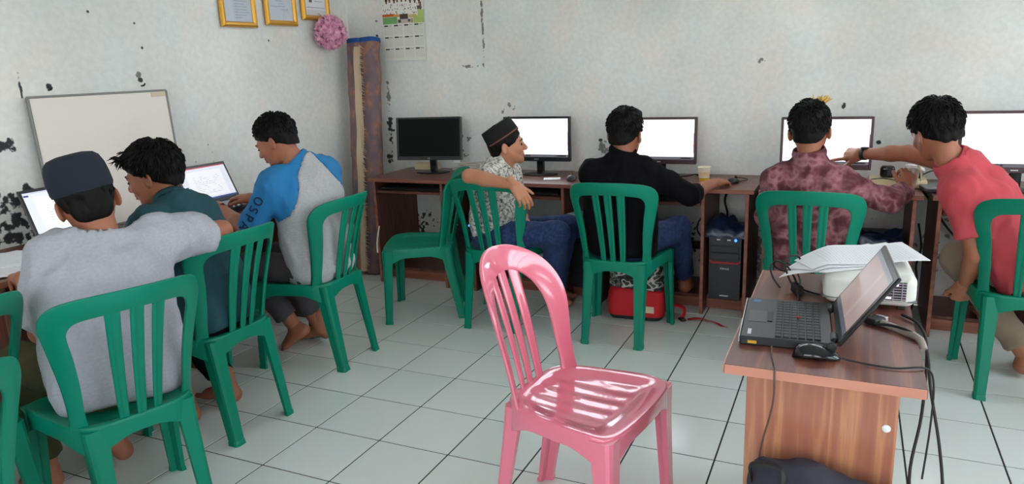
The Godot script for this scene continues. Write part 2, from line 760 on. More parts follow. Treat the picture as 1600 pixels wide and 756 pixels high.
# painted plaster with mottling, flaked paint and mould; blots are [u metres, y metres, radius u, radius y, strength, colour]
func wall_image(wide: float, base: Color, blots: Array, sd: int, low_flake: float) -> Image:
	var w := 1800
	var h := int(w * HI / wide)
	var a := fn(0.0029, sd, 4).get_image(w, h).get_data()
	var b := fn(0.0085, sd + 1, 3).get_image(w, h).get_data()
	var e := fn(0.04, sd + 2, 5).get_image(w, h).get_data()
	var s := fn(0.08, sd + 3, 3).get_image(w, h).get_data()
	var bytes := PackedByteArray()
	bytes.resize(w * h * 3)
	var bias := PackedFloat32Array()
	bias.resize(w * h)
	var tone := PackedByteArray()
	tone.resize(w * h)
	for k in blots:
		var px0 := maxi(0, int((k[0] - k[2] * 1.6) / wide * w))
		var px1 := mini(w - 1, int((k[0] + k[2] * 1.6) / wide * w))
		var py0 := maxi(0, int((HI - k[1] - k[3] * 1.6) / HI * h))
		var py1 := mini(h - 1, int((HI - k[1] + k[3] * 1.6) / HI * h))
		for y in range(py0, py1 + 1):
			for x in range(px0, px1 + 1):
				var dx: float = (float(x) / w * wide - k[0]) / k[2]
				var dy: float = (HI - float(y) / h * HI - k[1]) / k[3]
				var f: float = k[4] * clampf(1.5 - sqrt(dx * dx + dy * dy), 0.0, 1.0)
				if f > bias[y * w + x]:
					bias[y * w + x] = f
					tone[y * w + x] = k[5]
	for y in h:
		var m := HI - float(y) / h * HI
		var under := low_flake if m < 0.66 else 0.0
		for x in w:
			var i := y * w + x
			var mottle := (a[i] / 255.0 - 0.5) * 0.10 + (s[i] / 255.0 - 0.5) * 0.05
			var warm := (b[i] / 255.0 - 0.5) * 0.045
			var r := base.r + mottle + warm
			var g := base.g + mottle
			var l := base.b + mottle - warm * 0.5
			var n := e[i] / 255.0 * 0.65 + s[i] / 255.0 * 0.35 + maxf(bias[i], under)
			if n > 0.93:
				var dark := tone[i]
				var c := Color(0.20, 0.20, 0.21) if dark == 1 else Color(0.50, 0.50, 0.49)
				var t := clampf((n - 0.93) * 14.0, 0.0, 1.0)
				r = lerpf(r, c.r, t)
				g = lerpf(g, c.g, t)
				l = lerpf(l, c.b, t)
			bytes[i * 3] = clampi(int(r * 255.0), 0, 255)
			bytes[i * 3 + 1] = clampi(int(g * 255.0), 0, 255)
			bytes[i * 3 + 2] = clampi(int(l * 255.0), 0, 255)
	return Image.create_from_data(w, h, false, Image.FORMAT_RGB8, bytes)


func structure(called: String, m: Mesh, mt: Material, label: String, parent: Node = self) -> MeshInstance3D:
	var o := MeshInstance3D.new()
	o.name = called
	o.mesh = m
	o.material_override = mt
	parent.add_child(o, true)
	if parent == self:
		tag(o, label, "", "", "structure")
	return o


# a wall as boxes round its openings: along axis a (0 = x, 2 = z), openings [from, to, low, high]
func wall_boxes(g: G, axis: int, from: float, to: float, at: float, thick: float, holes: Array) -> void:
	var edge := [from, to]
	for q in holes:
		edge.append(q[0])
		edge.append(q[1])
	edge.sort()
	for k in edge.size() - 1:
		var a: float = edge[k]
		var b: float = edge[k + 1]
		if b - a < 0.001:
			continue
		var y := 0.0
		var cuts := []
		for q in holes:
			if q[0] <= a + 0.001 and q[1] >= b - 0.001:
				cuts.append(q)
		cuts.sort_custom(func(p1, p2): return p1[2] < p2[2])
		cuts.append([a, b, HI, HI])
		for q in cuts:
			if q[2] - y > 0.001:
				var c := Vector3((a + b) / 2, (y + q[2]) / 2, at)
				var s := Vector3(b - a, q[2] - y, thick)
				if axis == 2:
					c = Vector3(at, c.y, (a + b) / 2)
					s = Vector3(thick, s.y, b - a)
				g.box(c, s)
			y = q[3]


func window(n: int, axis: int, at: float, q: Array, bars: int) -> void:
	var o := Node3D.new()
	o.name = "window_%d" % n
	add_child(o)
	tag(o, "white timber window number %d with clear panes, outside the picture" % n, "", "", "structure")
	var g := G.new()
	var wd: float = q[1] - q[0]
	var hg: float = q[3] - q[2]
	var T := func(c: Vector3, s: Vector3):
		if axis == 0:
			g.box(Vector3(q[0] + c.x, q[2] + c.y, at + c.z), s, 0.004)
		else:
			g.box(Vector3(at + c.z, q[2] + c.y, q[0] + c.x), Vector3(s.z, s.y, s.x), 0.004)
	T.call(Vector3(wd / 2, 0.025, 0), Vector3(wd, 0.05, 0.07))
	T.call(Vector3(wd / 2, hg - 0.025, 0), Vector3(wd, 0.05, 0.07))
	for k in bars + 1:
		T.call(Vector3(0.025 + (wd - 0.05) * k / bars, hg / 2, 0), Vector3(0.05, hg - 0.1, 0.07))
	part("window_frame", g.mesh(), M.white_paint, o)
	for k in bars:
		var pg := G.new()
		var x0: float = 0.05 + (wd - 0.05) * k / bars
		var x1: float = (wd - 0.05) * (k + 1) / bars
		var c := Vector3((x0 + x1) / 2, hg / 2, 0)
		var s := Vector3(x1 - x0, hg - 0.1, 0.005)
		if axis == 0:
			pg.quad(Vector3(q[0] + x0, q[2] + hg - 0.05, at), Vector3(q[0] + x1, q[2] + hg - 0.05, at), Vector3(q[0] + x1, q[2] + 0.05, at), Vector3(q[0] + x0, q[2] + 0.05, at))
		else:
			pg.quad(Vector3(at, q[2] + hg - 0.05, q[0] + x0), Vector3(at, q[2] + hg - 0.05, q[0] + x1), Vector3(at, q[2] + 0.05, q[0] + x1), Vector3(at, q[2] + 0.05, q[0] + x0))
		part("pane", pg.mesh(), M.glass, o)


func room() -> void:
	var cols := Color(0.905, 0.905, 0.892)
	var back_blots := [[1.056, 1.67, 0.010, 0.30, 0.56, 0], [1.04, 1.39, 0.02, 0.025, 0.5, 0], [0.96, 1.38, 0.08, 0.014, 0.5, 0], [1.864, 0.85, 0.035, 0.05, 0.62, 0], [1.844, 0.9, 0.015, 0.012, 0.6, 1], [0.29, 1.2, 0.02, 0.12, 0.5, 0], [0.28, 0.98, 0.035, 0.12, 0.55, 1], [0.27, 0.77, 0.03, 0.06, 0.55, 1], [0.89, 0.91, 0.04, 0.05, 0.40, 0], [0.855, 0.81, 0.05, 0.04, 0.42, 0], [3.22, 1.088, 0.012, 0.018, 0.7, 1], [3.40, 0.892, 0.012, 0.01, 0.6, 1], [0.24, 1.71, 0.02, 0.012, 0.5, 0], [0.235, 1.61, 0.012, 0.012, 0.6, 1], [1.2, 1.1, 0.10, 0.05, 0.25, 0], [2.79, 1.34, 0.03, 0.05, 0.28, 0], [0.53, 0.312, 0.10, 0.10, 0.36, 1], [0.47, 0.24, 0.05, 0.05, 0.45, 1], [2.2, 0.55, 0.25, 0.06, 0.40, 1], [2.5, 0.3, 0.12, 0.2, 0.36, 1], [2.85, 0.2, 0.08, 0.25, 0.55, 0], [3.75, 0.35, 0.2, 0.2, 0.3, 0]]
	var left_blots := [[2.47, 1.124, 0.05, 0.035, 0.62, 1], [2.43, 1.105, 0.03, 0.015, 0.6, 1], [2.40, 0.915, 0.03, 0.05, 0.6, 1], [2.455, 0.86, 0.09, 0.07, 0.55, 1], [2.49, 0.80, 0.08, 0.05, 0.6, 1], [2.50, 0.73, 0.09, 0.03, 0.65, 1], [2.225, 1.362, 0.018, 0.014, 0.7, 1], [1.75, 1.375, 0.018, 0.012, 0.8, 1], [1.757, 1.40, 0.02, 0.025, 0.5, 0], [2.348, 1.38, 0.006, 0.06, 0.6, 1], [0.07, 0.775, 0.035, 0.05, 0.6, 1], [0.065, 0.67, 0.04, 0.05, 0.6, 1], [1.975, 1.693, 0.008, 0.008, 0.7, 1], [1.734, 1.65, 0.008, 0.006, 0.7, 1], [1.71, 1.533, 0.007, 0.006, 0.7, 1], [0.807, 1.58, 0.007, 0.007, 0.8, 1], [1.36, 0.95, 0.12, 0.08, 0.2, 0], [1.2, 0.9, 0.06, 0.03, 0.3, 0], [2.55, 0.9, 0.05, 0.2, 0.35, 0]]
	var bw := pic("plaster_back", wall_image(X1 - X0, cols, back_blots, 11, 0.07), 0.75)
	var lw := pic("plaster_left", wall_image(Z1 - Z0, cols, left_blots, 31, 0.05), 0.75)
	var t := 0.16
	var vents := [[0.0, 1.7, 2.1, 2.85], [2.0, 3.7, 2.1, 2.85]]
	var right := [[-0.1, 1.7, 0.85, 2.45], [2.1, 3.9, 0.85, 2.45]]
	var rear := [[0.1, 2.7, 0.85, 2.5], [3.1, 4.0, 0.0, 2.15]]
	var g := G.new()
	wall_boxes(g, 0, X0 - t, X1 + t, Z0 - t / 2, t, vents)
	structure("wall_back", g.mesh(func(p, _n): return Vector2((p.x - X0) / (X1 - X0), 1.0 - p.y / HI)), bw, "off-white plaster wall with flaking paint behind the monitors")
	g = G.new()
	wall_boxes(g, 2, Z0, Z1, X0 - t / 2, t, [])
	structure("wall_left", g.mesh(func(p, _n): return Vector2((p.z - Z0) / (Z1 - Z0), 1.0 - p.y / HI)), lw, "off-white plaster wall with mould spots behind the whiteboard")
	g = G.new()
	wall_boxes(g, 2, Z0, Z1, X1 + t / 2, t, right)
	structure("wall_right", g.mesh(), M.plaster, "plain plaster wall with windows, outside the picture")
	g = G.new()
	wall_boxes(g, 0, X0 - t, X1 + t, Z1 + t / 2, t, rear)
	structure("wall_rear", g.mesh(), M.plaster, "plain plaster wall with windows and doorway, behind the camera")
	structure("ceiling", bm(Vector3((X0 + X1) / 2, HI + 0.06, (Z0 + Z1) / 2), Vector3(X1 - X0 + 2 * t, 0.12, Z1 - Z0 + 2 * t)), M.ceiling, "white ceiling above the classroom")
	structure("ground", bm(Vector3(1.6, -0.25, 2.4), Vector3(60, 0.1, 60)), M.terrace, "pale concrete yard outside the classroom")
	var n := 0
	for q in vents:
		n += 1
		window(n, 0, Z0 - 0.08, q, 3)
	for q in right:
		n += 1
		window(n, 2, X1 + 0.08, q, 3)
	n += 1
	window(n, 0, Z1 + 0.08, rear[0], 3)
	floor_tiles()


func floor_tiles() -> void:
	var fl := structure("floor", bm(Vector3((X0 + X1) / 2, -0.1022, (Z0 + Z1) / 2), Vector3(X1 - X0, 0.20, Z1 - Z0)), M.grout, "floor of pale glossy square tiles with dark joints")
	var shared := {}
	var rest := G.new()
	var cam: Camera3D = get_node("camera")
	var inv := cam.transform.affine_inverse()
	var ty := tan(deg_to_rad(cam.fov) / 2.0)
	var tx := ty * 1600.0 / 756.0
	for i in range(-4, 15):
		for j in range(-3, 19):
			var a := maxf(i * 0.3, X0)
			var b := minf((i + 1) * 0.3, X1)
			var c := maxf(j * 0.3, Z0)
			var e := minf((j + 1) * 0.3, Z1)
			if b - a < 0.01 or e - c < 0.01:
				continue
			var mid := Vector3((a + b) / 2, 0, (c + e) / 2)
			var size := Vector3(b - a - 0.006, 0.009, e - c - 0.006)
			var q := inv * mid
			var seen := q.z < 0 and absf(q.x / -q.z) < tx * 1.12 and absf(q.y / -q.z) < ty * 1.25
			if seen:
				var key := "%d_%d" % [int(size.x * 1000), int(size.z * 1000)]
				if not shared.has(key):
					shared[key] = bm(Vector3(0, -0.0045, 0), size, 0.0008)
				var o := part("tile", shared[key], M["tile_%d" % ((i * 7 + j * 13 + i * j) % 3 + 0 if (i * 7 + j * 13 + i * j) % 3 >= 0 else (i * 7 + j * 13 + i * j) % 3 + 3)], fl)
				o.position = mid
			else:
				rest.box(mid - Vector3(0, 0.0045, 0), size, 0.0008)
	part("tile_field", rest.mesh(), M.tile_0, fl, "", "stuff")


# ---------------------------------------------------------------- computer desks along the far wall
func desk(x0: float, x1: float, div: float, label: String, tray := true) -> void:
	var zf := -0.30
	var zb := Z0 + 0.02
	var o := thing("computer_desk", label, "desk", Vector3((x0 + x1) / 2, 0, (zf + zb) / 2), 0.0, "dark wood computer desks")
	var off := -o.position
	var zm := (zf + zb) / 2
	var dp := zf - zb
	var add := func(called: String, c: Vector3, s: Vector3, m: Material):
		part(called, bm(c + off, s, 0.0015), m, o)
	add.call("top", Vector3((x0 + x1) / 2, 0.69, zm + 0.008), Vector3(x1 - x0, 0.022, dp + 0.02), M.desk_top)
	add.call("edge_band", Vector3((x0 + x1) / 2, 0.69, zf + 0.0195), Vector3(x1 - x0 - 0.002, 0.0205, 0.003), M.desk_edge)
	for x in [x0 + 0.035, x1 - 0.035, div]:
		add.call("side_panel" if x != div else "divider", Vector3(x, 0.3395, zm), Vector3(0.018, 0.679, dp - 0.01), M.desk_side)
		add.call("panel_edge", Vector3(x, 0.3395, zf - 0.0035), Vector3(0.0175, 0.678, 0.003), M.desk_edge)
	var xl: float = x0 + 0.045
	if tray:
		add.call("keyboard_tray", Vector3((xl + div - 0.01) / 2, 0.612, zm + 0.04), Vector3(div - 0.02 - xl, 0.016, dp - 0.09), M.desk_top)
		for x in [xl + 0.008, div - 0.018]:
			add.call("tray_rail", Vector3(x, 0.628, zm + 0.02), Vector3(0.012, 0.014, dp - 0.12), M.black_metal)
	add.call("base_shelf", Vector3((x0 + x1) / 2, 0.066, zm - 0.05), Vector3(x1 - x0 - 0.09, 0.018, dp - 0.16), M.desk_side)
	add.call("kick_board", Vector3((x0 + x1) / 2, 0.029, zf - 0.135), Vector3(x1 - x0 - 0.09, 0.056, 0.016), M.desk_edge)


func screen_image(kind: int) -> Image:
	var im := Image.create(320, 180, false, Image.FORMAT_RGB8)
	im.fill(Color(1, 1, 1))
	if kind == 0:
		im.fill_rect(Rect2i(0, 168, 320, 12), Color(0.35, 0.35, 0.38))
		for k in 9:
			im.fill_rect(Rect2i(6 + k * 14, 170, 8, 8), Color(0.06 + 0.05 * (k % 3), 0.07, 0.12))
		im.fill_rect(Rect2i(262, 171, 46, 6), Color(0.1, 0.1, 0.12))
		im.fill_rect(Rect2i(317, 60, 3, 90), Color(0.45, 0.42, 0.5))
		im.fill_rect(Rect2i(316, 112, 4, 8), Color(0.75, 0.35, 0.2))
	else:
		im.fill(Color(0.90, 0.92, 0.97))
		im.fill_rect(Rect2i(40, 22, 240, 140), Color(0.97, 0.98, 1.0))
		im.fill_rect(Rect2i(0, 0, 320, 6), Color(0.75, 0.16, 0.30) if kind == 2 else Color(0.80, 0.83, 0.90))
		im.fill_rect(Rect2i(0, 170, 320, 10), Color(0.16, 0.26, 0.52))
		if kind == 1:
			im.fill_rect(Rect2i(2, 10, 22, 7), Color(0.16, 0.22, 0.5))
		for k in 7:
			im.fill_rect(Rect2i(4 + k * 12, 172, 7, 6), Color(0.75, 0.8, 0.9))
		var r := RandomNumberGenerator.new()
		r.seed = 5 + kind
		for row in 10:
			var x := 80
			while x < 240:
				var w := r.randi_range(8, 26)
				if r.randf() < 0.55:
					im.fill_rect(Rect2i(x, 52 + row * 10, w, 2), Color(0.70, 0.72, 0.76))
				x += w + 8
	return im


# a flat monitor that faces +z, its foot at the origin
func monitor(at: Vector3, turn: float, tilt: float, scr: Material, on: bool, brown: bool, label: String, wd := 0.45, mark := "") -> void:
	var o := thing("monitor", label, "monitor", at, deg_to_rad(turn), "flat monitors on the desks")
	var ht := wd * 0.615
	var mid := 0.085 + ht / 2
	var B := Basis(Vector3.RIGHT, deg_to_rad(-tilt))
	var P := func(x: float, y: float, z: float) -> Vector3: return Vector3(0, mid, 0.02) + B * Vector3(x, y, z)
	var bz := 0.013
	var low := 0.026
	var fm: Material = M.bezel_brown if brown else M.bezel
	var g := G.new()
	g.box(P.call(0, 0, -0.014), Vector3(wd, ht, 0.022), 0.004, B)
	g.box(P.call(-wd / 2 + bz / 2, 0, 0.001), Vector3(bz, ht, 0.012), 0.002, B)
	g.box(P.call(wd / 2 - bz / 2, 0, 0.001), Vector3(bz, ht, 0.012), 0.002, B)
	g.box(P.call(0, ht / 2 - bz / 2, 0.001), Vector3(wd - 2 * bz, bz, 0.012), 0.002, B)
	g.box(P.call(0, -ht / 2 + low / 2, 0.001), Vector3(wd - 2 * bz, low, 0.012), 0.002, B)
	part("bezel", g.mesh(), fm, o)
	g = G.new()
	g.box(P.call(0, -0.01, -0.036), Vector3(wd * 0.62, ht * 0.62, 0.03), 0.012, B)
	part("rear_housing", g.mesh(), M.black_plastic, o)
	g = G.new()
	var y0 := -ht / 2 + low
	var y1 := ht / 2 - bz
	var x := wd / 2 - bz
	g.quad(P.call(-x, y1, 0.001), P.call(x, y1, 0.001), P.call(x, y0, 0.001), P.call(-x, y0, 0.001))
	part("screen", g.mesh(), scr, o, "" if on else "dark switched-off screen")
	g = G.new()
	g.box(Vector3(0.012, 0.06, -0.01), Vector3(0.05, 0.11, 0.022), 0.006)
	part("neck", g.mesh(), M.gloss_black, o)
	g = G.new()
	g.lathe([Vector2(0.0, 0.0), Vector2(0.100, 0.0), Vector2(0.105, 0.004), Vector2(0.102, 0.009), Vector2(0.06, 0.014), Vector2(0.02, 0.016), Vector2(0.0, 0.016)], 40, Transform3D(Basis(), Vector3(0.01, 0, 0.0)), 1.12, 0.85)
	part("foot", g.mesh(), M.gloss_black, o)
	if mark:
		var tm := TextMesh.new()
		tm.text = mark
		tm.font_size = 24
		tm.pixel_size = 0.0005
		tm.depth = 0.0006
		var l := part("lettering", tm, M.silver, o, "small silver maker's mark")
		l.transform = Transform3D(B, P.call(0, -ht / 2 + low / 2, 0.0072))
	else:
		var lg := G.new()
		lg.box(P.call(0, -ht / 2 + low / 2, 0.0074), Vector3(0.03, 0.005, 0.001), 0.0, B)
		part("maker_mark", lg.mesh(), M.silver, o)
	if on:
		var a := AreaLight3D.new()
		a.name = "screen_light"
		a.area_size = Vector2(x * 2, y1 - y0)
		a.light_energy = 0.012
		a.light_color = Color(0.92, 0.96, 1.0)
		a.shadow_enabled = true
		o.add_child(a)
		a.transform = Transform3D(B * Basis(Vector3.UP, PI), P.call(0, (y0 + y1) / 2, 0.012))


func keyboard(at: Vector3, turn: float, label: String) -> void:
	var o := thing("keyboard", label, "keyboard", at, deg_to_rad(turn), "black keyboards")
	part("case", bm(Vector3(0, 0.009, 0), Vector3(0.44, 0.018, 0.14), 0.004), M.black_plastic, o)
	var g := G.new()
	for r in 5:
		for k in 19:
			g.box(Vector3(-0.205 + k * 0.0226, 0.0205, -0.05 + r * 0.024), Vector3(0.019, 0.006, 0.019), 0.002)
	part("keycaps", g.mesh(), M.keys, o, "", "stuff")


func tower(at: Vector3, label: String, front: bool) -> void:
	var o := thing("computer_tower", label, "computer", at, 0.0, "black computer towers")
	part("case", bm(Vector3(0, 0.18, -0.19), Vector3(0.165, 0.36, 0.36), 0.004), M.black_metal, o)
	var g := G.new()
	var poly := PackedVector2Array([Vector2(-0.083, 0.0), Vector2(0.083, 0.0), Vector2(0.085, 0.36), Vector2(-0.085, 0.36)])
	g.prism(poly, -0.012, 0.006)
	part("front_panel", g.mesh(), M.tower_front, o)
	part("drive_cover", bm(Vector3(0, 0.285, 0.007), Vector3(0.15, 0.036, 0.006), 0.002), M.tower_front, o)
	part("drive_cover", bm(Vector3(0, 0.245, 0.007), Vector3(0.15, 0.036, 0.006), 0.002), M.tower_front, o)
	if front:
		g = G.new()
		g.prism(PackedVector2Array([Vector2(-0.083, 0.215), Vector2(-0.068, 0.203), Vector2(0.068, 0.203), Vector2(0.083, 0.215), Vector2(0.083, 0.224), Vector2(0.066, 0.213), Vector2(-0.066, 0.213), Vector2(-0.083, 0.224)]), 0.004, 0.012)
		part("red_band", g.mesh(), M.red_band, o)
		var tm := TextMesh.new()
		tm.text = "Venus"
		tm.font_size = 24
		tm.pixel_size = 0.0007
		tm.depth = 0.001
		part("lettering", tm, M.silver, o, "small silver maker's mark").position = Vector3(0, 0.175, 0.0065)
		part("maker_plate", bm(Vector3(0.0, 0.02, 0.0065), Vector3(0.045, 0.006, 0.002), 0.0), M.silver, o)
	for x in [-0.035, 0.02]:
		part("usb_port", bm(Vector3(x, 0.335, 0.0065), Vector3(0.018, 0.006, 0.002), 0.0), M.silver, o)
	g = G.new()
	g.lathe([Vector2(0.0, 0.0), Vector2(0.008, 0.0), Vector2(0.008, 0.003), Vector2(0.0, 0.004)], 14, Transform3D(Basis(Vector3.RIGHT, PI / 2), Vector3(0.055, 0.335, 0.006)))
	part("power_light", g.mesh(), M.blue_led, o)


# a crumpled sheet laid over something, hanging at the front
func drape(called: String, c: Vector3, wd: float, dp: float, drop: float, m: Material, label: String, sd: int, lift := 0.03, category := "cloth") -> void:
	var n := fn(1.6, sd, 3)
	var g := G.new()
	var f := func(u: float, v: float) -> Vector3:
		var x := (u - 0.5) * wd
		var z := (v - 0.75) * dp
		var y := 0.004 + lift * (0.5 + 0.9 * n.get_noise_2d(x * 3.0, z * 3.0)) * smoothstep(0.0, 0.3, v) * (1.2 - v)
		if v > 0.75:
			var t := (v - 0.75) / 0.25
			y = lerpf(y, -drop, t)
			z = 0.0 + 0.012 * t + 0.006 * n.get_noise_2d(x * 6.0, t * 2.0)
		y += 0.006 * n.get_noise_2d(x * 8.0 + 5.0, z * 8.0)
		return c + Vector3(x, y, z)
	g.sheet(28, 22, f, 0.0015)
	solo(called, g.mesh(), m, label, category)


func mouse(at: Vector3, turn: float, label: String, m: Material, sc := 1.0) -> Node3D:
	var o := thing("computer_mouse", label, "mouse", at, deg_to_rad(turn), "computer mice")
	var rings := []
	for k in 15:
		var t := k / 14.0
		var w := 0.031 * pow(maxf(0.0, 1.0 - pow(absf(t * 2 - 1), 2.6)), 0.5) + 0.0005
		var h := 0.036 * pow(maxf(0.0, sin(PI * pow(t, 0.82))), 0.55) * (1.0 - 0.25 * t) + 0.001
		var ring := PackedVector3Array()
		for j in 16:
			var a := TAU * j / 16
			var y := sin(a)
			ring.append(Vector3(cos(a) * w * sc, maxf(0.0, (0.35 * h + (0.65 if y > 0 else 0.35) * h * y)) * sc, (0.5 - t) * 0.105 * sc))
		ring.reverse()
		rings.append(ring)
	var g := G.new()
	g.loft(rings)
	part("shell", flipped_check(g), m, o)
	var w2 := G.new()
	w2.lathe([Vector2(0, -0.004), Vector2(0.009, -0.004), Vector2(0.011, -0.002), Vector2(0.011, 0.002), Vector2(0.009, 0.004), Vector2(0, 0.004)], 14, Transform3D(Basis(Vector3.BACK, PI / 2), Vector3(0, 0.027 * sc, -0.03 * sc)))
	part("scroll_wheel", w2.mesh(), M.rubber, o)
	part("button_seam", bm(Vector3(0, 0.031 * sc, -0.028 * sc), Vector3(0.0012, 0.006, 0.03 * sc), 0.0), M.rubber, o)
	return o


func flipped_check(g: G) -> ArrayMesh:  # makes the smooth closed mesh face outwards
	var c := Vector3.ZERO
	for q in g.v:
		c += q
	c /= g.v.size()
	var s := 0.0
	for k in range(0, g.ix.size(), 3):
		var a := g.v[g.ix[k]]
		s += (g.v[g.ix[k + 2]] - a).cross(g.v[g.ix[k + 1]] - a).dot(a - c)
	return flipped(g) if s < 0.0 else g.mesh()


func cable(pts: Array, r: float, m: Material, label: String, called := "cable", group := "cables") -> void:
	var g := G.new()
	g.tube(curve(pts, 6), r, 7)
	solo(called, g.mesh(), m, label, "cable", group)


func back_row() -> void:
	desk(-0.66, 0.115, -0.125, "dark wood computer desk beside the rolled carpet, under the switched-off monitor")
	desk(0.125, 0.925, 0.68, "dark wood computer desk before the boy in the black cap")
	desk(0.935, 1.735, 1.475, "dark wood computer desk with the red-banded computer tower")
	desk(1.755, 2.495, 2.19, "dark wood computer desk before the boy in the maroon shirt")
	desk(2.53, 3.33, 3.05, "dark wood computer desk at the edge of the picture behind the coral shirt")
	var on := glow("screen_white", screen_image(0), SCREEN)
	M.screen_white = on
	monitor(Vector3(-0.36, 0.701, -0.60), 9.0, 6.0, M.screen_off, false, false, "dark switched-off monitor on the desk by the carpet", 0.455, "LG")
	monitor(Vector3(0.395, 0.701, -0.64), 0.0, 2.0, on, true, false, "lit white monitor behind the boy in the black cap", 0.445)
	monitor(Vector3(1.165, 0.701, -0.62), 0.0, 2.0, on, true, true, "lit white monitor before the boy in the black shirt", 0.43)
	monitor(Vector3(2.05, 0.701, -0.52), 0.0, 1.0, on, true, true, "lit white monitor touched by the pointing finger", 0.435)
	monitor(Vector3(2.87, 0.701, -0.52), 0.0, 1.0, on, true, true, "lit white monitor cut by the picture's edge behind the coral shirt", 0.47)
	keyboard(Vector3(-0.37, 0.6205, -0.40), 0.0, "black keyboard on the tray under the switched-off monitor")
	keyboard(Vector3(0.42, 0.6205, -0.42), 0.0, "black keyboard on the tray before the boy in the black cap")
	keyboard(Vector3(1.22, 0.6205, -0.40), 0.0, "black keyboard on the tray before the boy in the black shirt")
	keyboard(Vector3(0.90, 0.758, -0.72), 6.0, "black keyboard resting on the cream box between two desks")
	tower(Vector3(-0.02, 0.0755, -0.36), "black computer tower under the desk by the carpet, mostly behind the empty chair", false)
	tower(Vector3(0.79, 0.0755, -0.35), "black computer tower under the blue plastic bag", false)
	tower(Vector3(1.585, 0.0755, -0.38), "black computer tower with a red band and a blue light", true)
	tower(Vector3(2.33, 0.0755, -0.38), "black computer tower under the dark navy bag", false)
	drape("plastic_bag", Vector3(0.79, 0.437, -0.337), 0.2, 0.2, 0.05, M.blue_bag, "shiny blue plastic bag laid over a computer tower", 3, 0.09, "bag")
	drape("plastic_bag", Vector3(1.585, 0.437, -0.367), 0.2, 0.3, 0.012, M.navy_bag, "crumpled dark blue bag on the red-banded computer tower", 5, 0.11, "bag")
	drape("plastic_bag", Vector3(2.33, 0.437, -0.367), 0.21, 0.3, 0.06, M.navy_bag, "dark navy bag over the tower beside the maroon sleeve", 8, 0.10, "bag")
	var fold := G.new()
	fold.sheet(10, 6, func(u, v): return Vector3(0.72 + u * 0.17 - v * 0.03, 0.52 - u * 0.05 + 0.008 * sin(u * 9.0), -0.44 + v * 0.1), 0.002)
	solo("paper_sheet", fold.mesh(), M.paper, "white folded paper lying on the blue plastic bag", "paper")
	cable([Vector3(0.795, 0.41, -0.325), Vector3(0.80, 0.36, -0.325), Vector3(0.792, 0.28, -0.32), Vector3(0.80, 0.2, -0.318), Vector3(0.803, 0.14, -0.316)], 0.0015, M.white_cable, "thin white cable hanging down the tower under the blue bag")
	var led := G.new()
	led.lathe([Vector2(0, 0), Vector2(0.009, 0), Vector2(0.009, 0.002), Vector2(0, 0.003)], 14, Transform3D(Basis(Vector3.RIGHT, PI / 2), Vector3(0.80, 0.405, -0.321)))
	solo("round_sticker", led.mesh(), M.pale_grey, "small round pale sticker on the blue plastic bag", "sticker")
	# small things on the desks
	solo("cream_box", bm(Vector3(-0.47, 0.723, -0.73), Vector3(0.16, 0.043, 0.09), 0.004), M.cream, "cream box behind the switched-off monitor's foot", "box", "cream boxes")
	solo("cream_box", bm(Vector3(0.83, 0.728, -0.68), Vector3(0.20, 0.053, 0.16), 0.004), M.cream, "cream box behind the black mouse, keyboard on top", "box", "cream boxes")
	solo("cream_box", bm(Vector3(2.39, 0.722, -0.56), Vector3(0.26, 0.04, 0.16), 0.004), M.cream, "long cream box between the pointing arm and the drink", "box", "cream boxes")
	mouse(Vector3(0.69, 0.702, -0.44), 15.0, "black mouse on the desk beside the white card", M.dark_plastic)
	mouse(Vector3(1.60, 0.702, -0.50), -20.0, "small dark mouse under the hand of the boy in black", M.dark_plastic, 0.9)
	var card := thing("white_card", "white card lying on the desk before the lit monitor", "card", Vector3(0.56, 0.7025, -0.45), deg_to_rad(20))
	part("sheet", bm(Vector3(0, 0.002, 0), Vector3(0.10, 0.004, 0.075), 0.001), M.paper, card)
	var wm := thing("desk_speaker", "rounded black speaker on the cream box below the pointing hand", "speaker", Vector3(2.345, 0.743, -0.56))
	var wf := F.new(Vector3(-0.06, -0.01, -0.05), Vector3(0.06, 0.08, 0.05), 0.004)
	wf.rbox(Vector3(0, 0.03, 0), Basis(), Vector3(0.034, 0.03, 0.028), 0.016)
	wf.cut(Vector3.ZERO, Vector3.DOWN)
	var wg := G.new()
	wf.net(wg)
	part("body", wg.mesh(), M.gloss_black, wm)
	part("grille", bm(Vector3(0.012, 0.03, 0.028), Vector3(0.03, 0.035, 0.004), 0.002), M.tower_front, wm)
	var tray := thing("closed_laptop", "closed grey laptop on the desk under the coral shirt's shoulder", "laptop", Vector3(2.62, 0.702, -0.46), deg_to_rad(8))
	part("base", bm(Vector3(0, 0.008, 0), Vector3(0.26, 0.014, 0.18), 0.004), M.dark_plastic, tray)
	part("lid", bm(Vector3(0, 0.020, 0), Vector3(0.26, 0.008, 0.18), 0.003), M.grey_plastic, tray)
	var pw := thing("power_adapter", "black power adapter with a red mark on the cream box", "adapter", Vector3(2.47, 0.743, -0.57), deg_to_rad(-10))
	part("body", bm(Vector3(0, 0.014, 0), Vector3(0.07, 0.026, 0.045), 0.005), M.black_plastic, pw)
	part("mark", bm(Vector3(-0.01, 0.014, 0.0235), Vector3(0.025, 0.012, 0.002)), M.red_band, pw)
	cable([Vector3(2.505, 0.76, -0.57), Vector3(2.56, 0.775, -0.6), Vector3(2.63, 0.73, -0.62), Vector3(2.70, 0.712, -0.66)], 0.003, M.rubber, "thin black cable from the adapter across the desk end")
	cable([Vector3(2.27, 0.744, -0.47), Vector3(2.33, 0.748, -0.478), Vector3(2.40, 0.735, -0.465), Vector3(2.43, 0.706, -0.43)], 0.0025, M.rubber, "thin black cable over the front of the long cream box")
	# paper cup
	var cup := thing("paper_cup", "white paper cup with yellow print beside the monitor", "cup", Vector3(1.44, 0.7015, -0.52))
